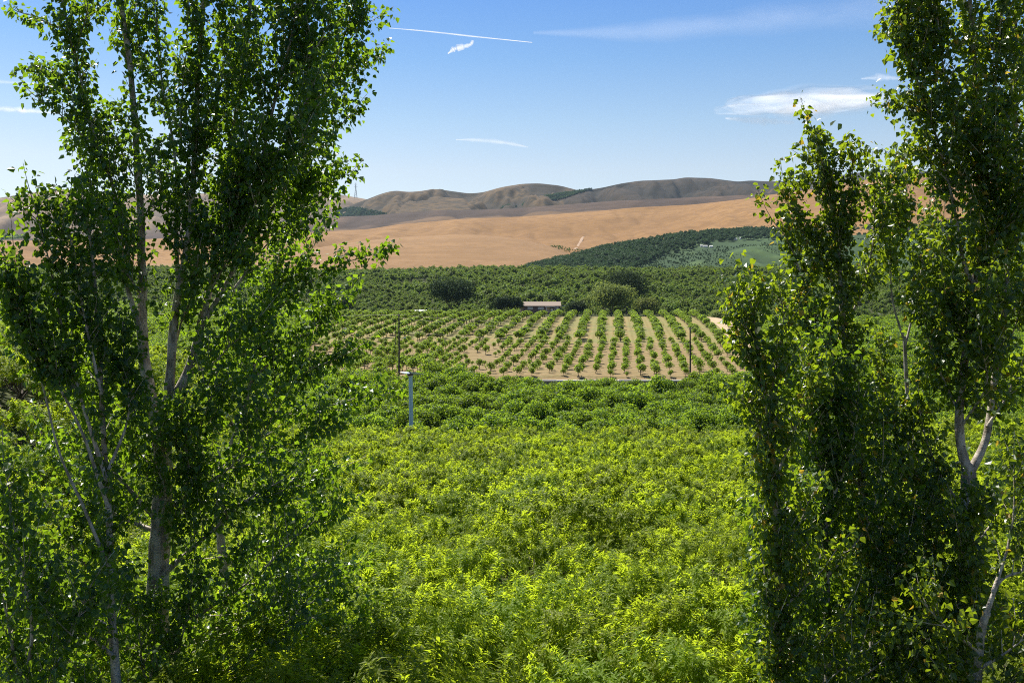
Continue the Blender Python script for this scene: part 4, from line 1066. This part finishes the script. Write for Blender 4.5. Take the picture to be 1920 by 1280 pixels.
L = [
    ([(212, 1080), (160, 960), (110, 850), (72, 700), (45, 590), (25, 500)], .03, .008, 0, -.4, .62, .6, 17),
    ([(200, 900), (150, 740), (115, 600), (95, 500), (75, 420), (62, 385)], .03, .008, 0, .3, .3, .55, 12),
    ([(190, 740), (160, 600), (140, 480), (125, 400), (112, 380)], .025, .008, 0, .2, .25, .5, 12),
    ([(206, 960), (150, 800), (90, 690), (50, 600), (0, 520)], .03, .008, 0, -.5, .5, .6, 16),
    ([(214, 1180), (130, 1130), (60, 1060), (0, 980), (-50, 900)], .03, .008, 0, -.6, .15, .75, 12),
    ([(214, 1230), (150, 1180), (90, 1150), (30, 1100)], .03, .008, 0, -.9, .1, .75, 12),
    ([(216, 1330), (120, 1290), (40, 1230), (-40, 1180)], .03, .008, 0, -.6, .1, .75, 12),
    ([(204, 880), (240, 780), (236, 680), (230, 600)], .025, .008, 0, .6, .3, .45, 11),
]
poplar('slender poplar leaning away from the tallest forked poplar, lower crown', 13.4,
       ([(232, 1760), (220, 1350), (215, 1230), (208, 1130), (206, 1000), (196, 850), (188, 700), (180, 560), (172, 470), (160, 400)], .075, .012, .4, .45), L, 12, twl=.6, dens=10)

L = [
    ([(416, 869), (442, 812), (472, 711), (500, 600), (532, 456), (560, 400), (590, 350)], .06, .012, 0, -.3, .25, .8, 13),
    ([(500, 600), (560, 545), (620, 505), (670, 485), (712, 478)], .022, .006, -.2, .1, .15, .42, 11),
    ([(472, 711), (530, 660), (590, 610), (640, 560)], .024, .006, -.1, .3, .15, .75, 14),
    ([(442, 812), (520, 780), (600, 765), (670, 748), (722, 738)], .022, .006, 0, .4, .2, .4, 9),
    ([(442, 812), (510, 740), (570, 700), (640, 670)], .024, .006, 0, -.4, .15, .75, 13),
    ([(416, 880), (480, 850), (550, 830), (610, 800)], .024, .006, 0, -.5, .2, .6, 10),
    ([(420, 960), (480, 930), (550, 900), (610, 880)], .03, .008, 0, .4, .15, .8, 11),
    ([(420, 1060), (490, 1030), (570, 990), (620, 960)], .03, .008, 0, -.4, .15, .8, 11),
    ([(420, 1200), (500, 1170), (580, 1130), (640, 1080)], .03, .008, 0, .3, .15, .9, 11),
    ([(420, 1320), (520, 1290), (600, 1240), (660, 1180)], .03, .008, 0, -.4, .15, .9, 11),
    ([(416, 869), (400, 800), (405, 720), (420, 640)], .02, .008, 0, .6, .3, .55, 10),
    ([(472, 711), (450, 620), (440, 540), (445, 480)], .02, .008, 0, .7, .2, .5, 9),
    ([(500, 600), (540, 540), (580, 470), (610, 420)], .018, .006, -.2, .5, .2, .5, 10),
]
poplar('leafy poplar with slanting limbs right behind the tallest forked poplar', 17.2,
       ([(410, 1640), (412, 1280), (420, 1100), (412, 980), (416, 869)], .10, .06), L, 13, leaf=.09)

L = [
    ([(40, 1400), (30, 1250), (10, 1150), (-20, 1000), (-40, 880)], .03, .008, 0, .3, .2, .8, 12),
    ([(48, 1450), (80, 1300), (130, 1200), (160, 1120)], .03, .008, 0, -.2, .2, .7, 11),
    ([(45, 1300), (60, 1180), (40, 1060), (25, 960), (15, 880)], .03, .008, 0, -.2, .3, .6, 11),
]
poplar('low young poplar filling the bottom corner beside the slender one', 11.6, ([(60, 1900), (50, 1450), (40, 1250)], .05, .02), L, 14, m=M['poplar'], leaf=.08)

L = [
    ([(1816, 890), (1802, 835), (1800, 760), (1812, 650), (1826, 534), (1838, 430), (1837, 300), (1830, 180), (1822, 60), (1816, -120)], .085, .035, 0, .2, .12, .75, 14),
    ([(1818, 888), (1846, 830), (1856, 780), (1866, 700), (1882, 600), (1892, 480), (1905, 350), (1902, 200), (1906, 50), (1910, -80)], .07, .03, 0, .5, .3, .75, 12),
    ([(1826, 534), (1807, 494), (1795, 431), (1785, 375), (1770, 300), (1745, 225), (1720, 150), (1702, 80), (1690, -20)], .04, .012, 0, -.2, .25, .68, 14),
    ([(1745, 225), (1710, 208), (1680, 205), (1656, 198)], .014, .005, -.1, .1, .05, .32, 12),
    ([(1770, 300), (1730, 285), (1690, 290)], .016, .005, -.1, .2, .1, .38, 12),
    ([(1720, 150), (1700, 110), (1690, 70), (1688, 30)], .014, .005, -.2, -.2, .0, .38, 12),
    ([(1785, 375), (1755, 350), (1735, 330)], .014, .005, -.1, .3, .1, .38, 11),
    ([(1838, 420), (1800, 270), (1770, 130), (1755, 0), (1750, -80)], .03, .01, .2, -.4, .15, .7, 13),
    ([(1837, 300), (1860, 180), (1875, 60), (1880, -60)], .03, .01, .2, -.5, .1, .7, 13),
    ([(1892, 480), (1870, 350), (1865, 250)], .024, .008, .3, -.6, .1, .7, 12),
    ([(1826, 534), (1870, 450), (1900, 400), (1930, 330)], .024, .008, 0, -.5, .1, .7, 12),
    ([(1812, 650), (1770, 570), (1750, 500), (1745, 440)], .02, .007, 0, .4, .2, .5, 11),
    ([(1866, 700), (1900, 620), (1925, 540)], .024, .008, 0, -.4, .1, .6, 12),
    ([(1812, 660), (1840, 600), (1850, 540)], .02, .008, 0, -.8, .1, .6, 12),
    ([(1812, 960), (1770, 900), (1740, 830), (1725, 760)], .03, .008, 0, .3, .25, .6, 11),
    ([(1811, 1040), (1860, 980), (1895, 920), (1920, 850)], .03, .008, 0, .4, .2, .7, 11),
    ([(1811, 1100), (1750, 1030), (1700, 960), (1670, 900)], .03, .008, 0, -.3, .2, .7, 12),
    ([(1810, 1200), (1740, 1130), (1680, 1080), (1640, 1020)], .03, .008, 0, -.5, .15, .75, 12),
    ([(1810, 1250), (1870, 1200), (1920, 1150)], .03, .008, 0, -.3, .15, .75, 12),
    ([(1810, 1330), (1750, 1270), (1700, 1220)], .03, .008, 0, -.6, .1, .8, 12),
    ([(1801, 780), (1760, 690), (1735, 610), (1720, 540)], .024, .007, 0, .5, .15, .65, 13),
    ([(1812, 650), (1775, 590), (1765, 520), (1770, 450)], .02, .007, 0, -.3, .1, .6, 13),
    ([(1812, 1010), (1835, 970), (1825, 930)], .02, .007, -.1, -.7, .1, .45, 13),
    ([(1720, 150), (1730, 80), (1725, 0)], .018, .006, -.2, .3, .1, .6, 13),
    ([(1803, 800), (1850, 720), (1840, 640)], .024, .008, 0, -.8, .1, .6, 11),
    ([(1810, 1200), (1830, 1130), (1810, 1050), (1800, 990)], .025, .008, -.1, -.9, .2, .7, 14),
    ([(1810, 1300), (1790, 1240), (1820, 1170)], .025, .008, -.1, -.9, .1, .7, 14),
    ([(1812, 1000), (1750, 930), (1690, 850), (1660, 780)], .03, .008, 0, .5, .15, .75, 13),
    ([(1810, 1160), (1720, 1100), (1640, 1060), (1580, 1000)], .03, .008, 0, .5, .15, .8, 13),
    ([(1810, 1260), (1720, 1220), (1640, 1180), (1570, 1130)], .03, .008, 0, .2, .15, .8, 13),
    ([(1850, 800), (1890, 740), (1920, 680)], .025, .008, 0, .3, .1, .7, 12),
]
poplar('tall poplar whose pale trunk forks low at the right edge', 15.0,
       ([(1802, 1760), (1806, 1400), (1808, 1280), (1810, 1100), (1812, 960), (1817, 885)], .15, .105), L, 21, M['poplar_y'], leaf=.088)

L = [
    ([(1588, 700), (1540, 610), (1505, 520), (1480, 455), (1462, 430)], .03, .007, 0, -.2, .15, .72, 14),
    ([(1576, 560), (1530, 470), (1500, 400), (1475, 355)], .022, .006, 0, .2, .15, .6, 14),
    ([(1582, 620), (1618, 540), (1638, 450), (1640, 380), (1636, 330)], .026, .007, 0, .3, .2, .45, 12),
    ([(1570, 450), (1595, 390), (1600, 330), (1598, 300)], .016, .006, 0, -.2, .1, .4, 12),
    ([(1560, 390), (1520, 340), (1500, 330)], .014, .005, 0, -.2, .1, .3, 12),
    ([(1600, 800), (1560, 720), (1530, 650), (1510, 590)], .026, .007, 0, -.4, .15, .7, 14),
    ([(1612, 880), (1650, 800), (1660, 720), (1650, 650)], .026, .007, 0, .3, .3, .5, 11),
    ([(1618, 920), (1570, 860), (1530, 800), (1500, 740)], .028, .007, 0, -.3, .2, .6, 12),
    ([(1630, 1020), (1580, 960), (1540, 900), (1510, 860)], .028, .007, 0, -.2, .25, .6, 12),
    ([(1632, 1040), (1680, 980), (1700, 920)], .028, .007, 0, .4, .3, .5, 10),
    ([(1638, 1150), (1590, 1100), (1550, 1060), (1520, 1020)], .028, .007, 0, .1, .2, .6, 11),
    ([(1640, 1220), (1690, 1160), (1720, 1110)], .028, .007, 0, -.4, .2, .7, 12),
    ([(1642, 1320), (1590, 1260), (1550, 1210)], .028, .007, 0, -.4, .1, .7, 12),
]
poplar('poplar with a pointed top standing clear against the hills', 16.0,
       ([(1655, 1700), (1645, 1350), (1638, 1150), (1632, 1030), (1616, 900), (1600, 800), (1588, 700), (1582, 620), (1576, 540), (1572, 460), (1560, 390), (1546, 320), (1530, 262)], .10, .01, 0, .38), L, 22, M['poplar_y'], leaf=.09, twl=.7, dens=15)

L = [
    ([(1696, 640), (1675, 570), (1668, 490), (1662, 420), (1668, 350), (1668, 320)], .024, .007, 0, -.2, .35, .58, 14),
    ([(1697, 650), (1718, 560), (1735, 470), (1742, 420)], .024, .007, 0, .3, .35, .58, 14),
    ([(1668, 500), (1695, 430), (1702, 380), (1700, 330)], .018, .006, 0, .3, .2, .58, 14),
    ([(1703, 790), (1735, 720), (1750, 650), (1755, 590)], .02, .006, 0, -.2, .35, .45, 11),
    ([(1715, 860), (1690, 800), (1680, 740)], .018, .006, 0, -.4, .3, .4, 9),
    ([(1735, 1000), (1770, 940), (1790, 880)], .02, .006, 0, .3, .3, .5, 9),
    ([(1740, 1150), (1700, 1090), (1690, 1030)], .02, .006, 0, -.3, .3, .5, 10),
]
poplar('thin bare-stemmed poplar between the pointed one and the tall forked one', 18.0,
       ([(1745, 1620), (1740, 1250), (1735, 1000), (1724, 880), (1706, 800), (1699, 700), (1696, 630)], .05, .03), L, 23, M['poplar_y'], leaf=.092)

L = [
    ([(1448, 850), (1420, 790), (1400, 760), (1388, 745)], .02, .006, 0, .1, .1, .36, 12),
    ([(1436, 740), (1405, 660), (1385, 600), (1372, 560)], .022, .006, 0, .1, .15, .42, 13),
    ([(1440, 760), (1460, 670), (1468, 600), (1462, 550)], .022, .006, 0, -.1, .2, .45, 13),
    ([(1452, 900), (1490, 810), (1510, 740), (1510, 690)], .024, .006, 0, .3, .2, .5, 13),
    ([(1455, 960), (1425, 900), (1415, 860)], .022, .006, 0, -.2, .1, .36, 12),
    ([(1458, 1080), (1440, 1010), (1428, 960)], .022, .006, 0, -.2, .1, .4, 12),
    ([(1458, 1050), (1500, 980), (1525, 920)], .024, .006, 0, .1, .2, .5, 12),
    ([(1460, 1180), (1440, 1120), (1435, 1070)], .022, .006, 0, -.2, .1, .45, 12),
    ([(1460, 1150), (1520, 1090), (1560, 1040)], .026, .006, 0, .1, .2, .6, 12),
    ([(1460, 1280), (1440, 1220), (1450, 1170)], .024, .006, 0, -.2, .1, .45, 12),
    ([(1460, 1260), (1530, 1210), (1580, 1160)], .026, .006, 0, -.1, .1, .65, 13),
    ([(1460, 1380), (1520, 1310), (1560, 1270), (1610, 1230)], .026, .006, 0, -.3, .1, .7, 12),
]
poplar('shortest poplar, its rounded yellowish top just above the field edge', 13.2,
       ([(1462, 1820), (1462, 1400), (1460, 1200), (1456, 1000), (1448, 850), (1436, 740), (1420, 650), (1412, 590), (1405, 560)], .06, .01, 0, .35), L, 24, M['poplar_y'], leaf=.08, twl=.58, dens=17)

L = [
    ([(1545, 900), (1520, 830), (1500, 770), (1490, 700)], .03, .007, 0, -.2, .1, .6, 13),
    ([(1548, 960), (1580, 890), (1600, 820), (1610, 750)], .03, .007, 0, -.3, .1, .65, 13),
    ([(1550, 1060), (1500, 1000), (1470, 940), (1455, 880)], .03, .007, 0, .2, .1, .65, 13),
    ([(1550, 1080), (1610, 1010), (1640, 950), (1660, 880)], .03, .007, 0, -.3, .1, .7, 13),
    ([(1552, 1180), (1500, 1120), (1460, 1070), (1440, 1010)], .03, .007, 0, -.3, .1, .7, 13),
    ([(1552, 1200), (1620, 1140), (1670, 1080), (1700, 1020)], .03, .007, 0, -.3, .1, .75, 13),
    ([(1553, 1300), (1490, 1250), (1450, 1200), (1430, 1140)], .03, .007, 0, -.2, .1, .75, 13),
    ([(1553, 1320), (1630, 1260), (1700, 1200), (1740, 1140)], .03, .007, 0, -.3, .1, .8, 13),
    ([(1555, 1420), (1500, 1340), (1480, 1280)], .03, .007, 0, -.3, .1, .8, 13),
    ([(1555, 1420), (1640, 1340), (1690, 1290)], .03, .007, 0, -.3, .1, .8, 13),
    ([(1538, 800), (1560, 740), (1565, 680)], .025, .007, 0, -.3, .1, .55, 13),
]
poplar('bushy dark poplar filling the space between the shortest and the pointed one', 14.6,
       ([(1560, 1760), (1556, 1400), (1552, 1200), (1548, 1000), (1538, 800), (1530, 700), (1528, 640)], .07, .012, .2, .45), L, 26, leaf=.086, twl=.6, dens=14)

L = [
    ([(1851, 1146), (1868, 1100), (1884, 1080), (1914, 1066), (1935, 1010)], .035, .015, 0, .1, .4, .5, 8),
    ([(1862, 1110), (1885, 1040), (1900, 960), (1905, 880)], .03, .008, 0, .3, .45, .6, 10),
    ([(1835, 1220), (1780, 1180), (1740, 1140)], .03, .008, 0, -.2, .2, .6, 11),
    ([(1840, 1250), (1890, 1220), (1930, 1180)], .03, .008, 0, -.1, .2, .6, 11),
    ([(1838, 1330), (1800, 1290), (1770, 1260)], .03, .008, 0, -.2, .1, .7, 12),
    ([(1838, 1330), (1890, 1290), (1930, 1260)], .03, .008, 0, -.2, .1, .7, 12),
]
poplar('leaning poplar in the bottom corner beside the low forked trunk', 12.6, ([(1800, 1880), (1825, 1400), (1838, 1200), (1851, 1146)], .07, .045), L, 25, M['poplar_y'], leaf=.084)

# ------------------------------------------------------------------ haze
HZ = True
def haze_box(dens=.000022):
    V = boxp((0, 2440, 480), (8900, 5900, 1100), 0)
    m = bpy.data.materials.new('haze_air'); m.use_nodes = True; t = m.node_tree; t.nodes.clear()
    ou = t.nodes.new('ShaderNodeOutputMaterial'); pv = t.nodes.new('ShaderNodeVolumePrincipled')
    pv.inputs['Color'].default_value = (.55, .78, 1, 1); pv.inputs['Density'].default_value = dens; pv.inputs['Anisotropy'].default_value = .2
    t.links.new(pv.outputs[0], ou.inputs['Volume'])
    o = link('haze', mesh_np('haze', [V], [m])); tag(o, 'thin blue haze in the valley air', kind='stuff')
if HZ: haze_box()
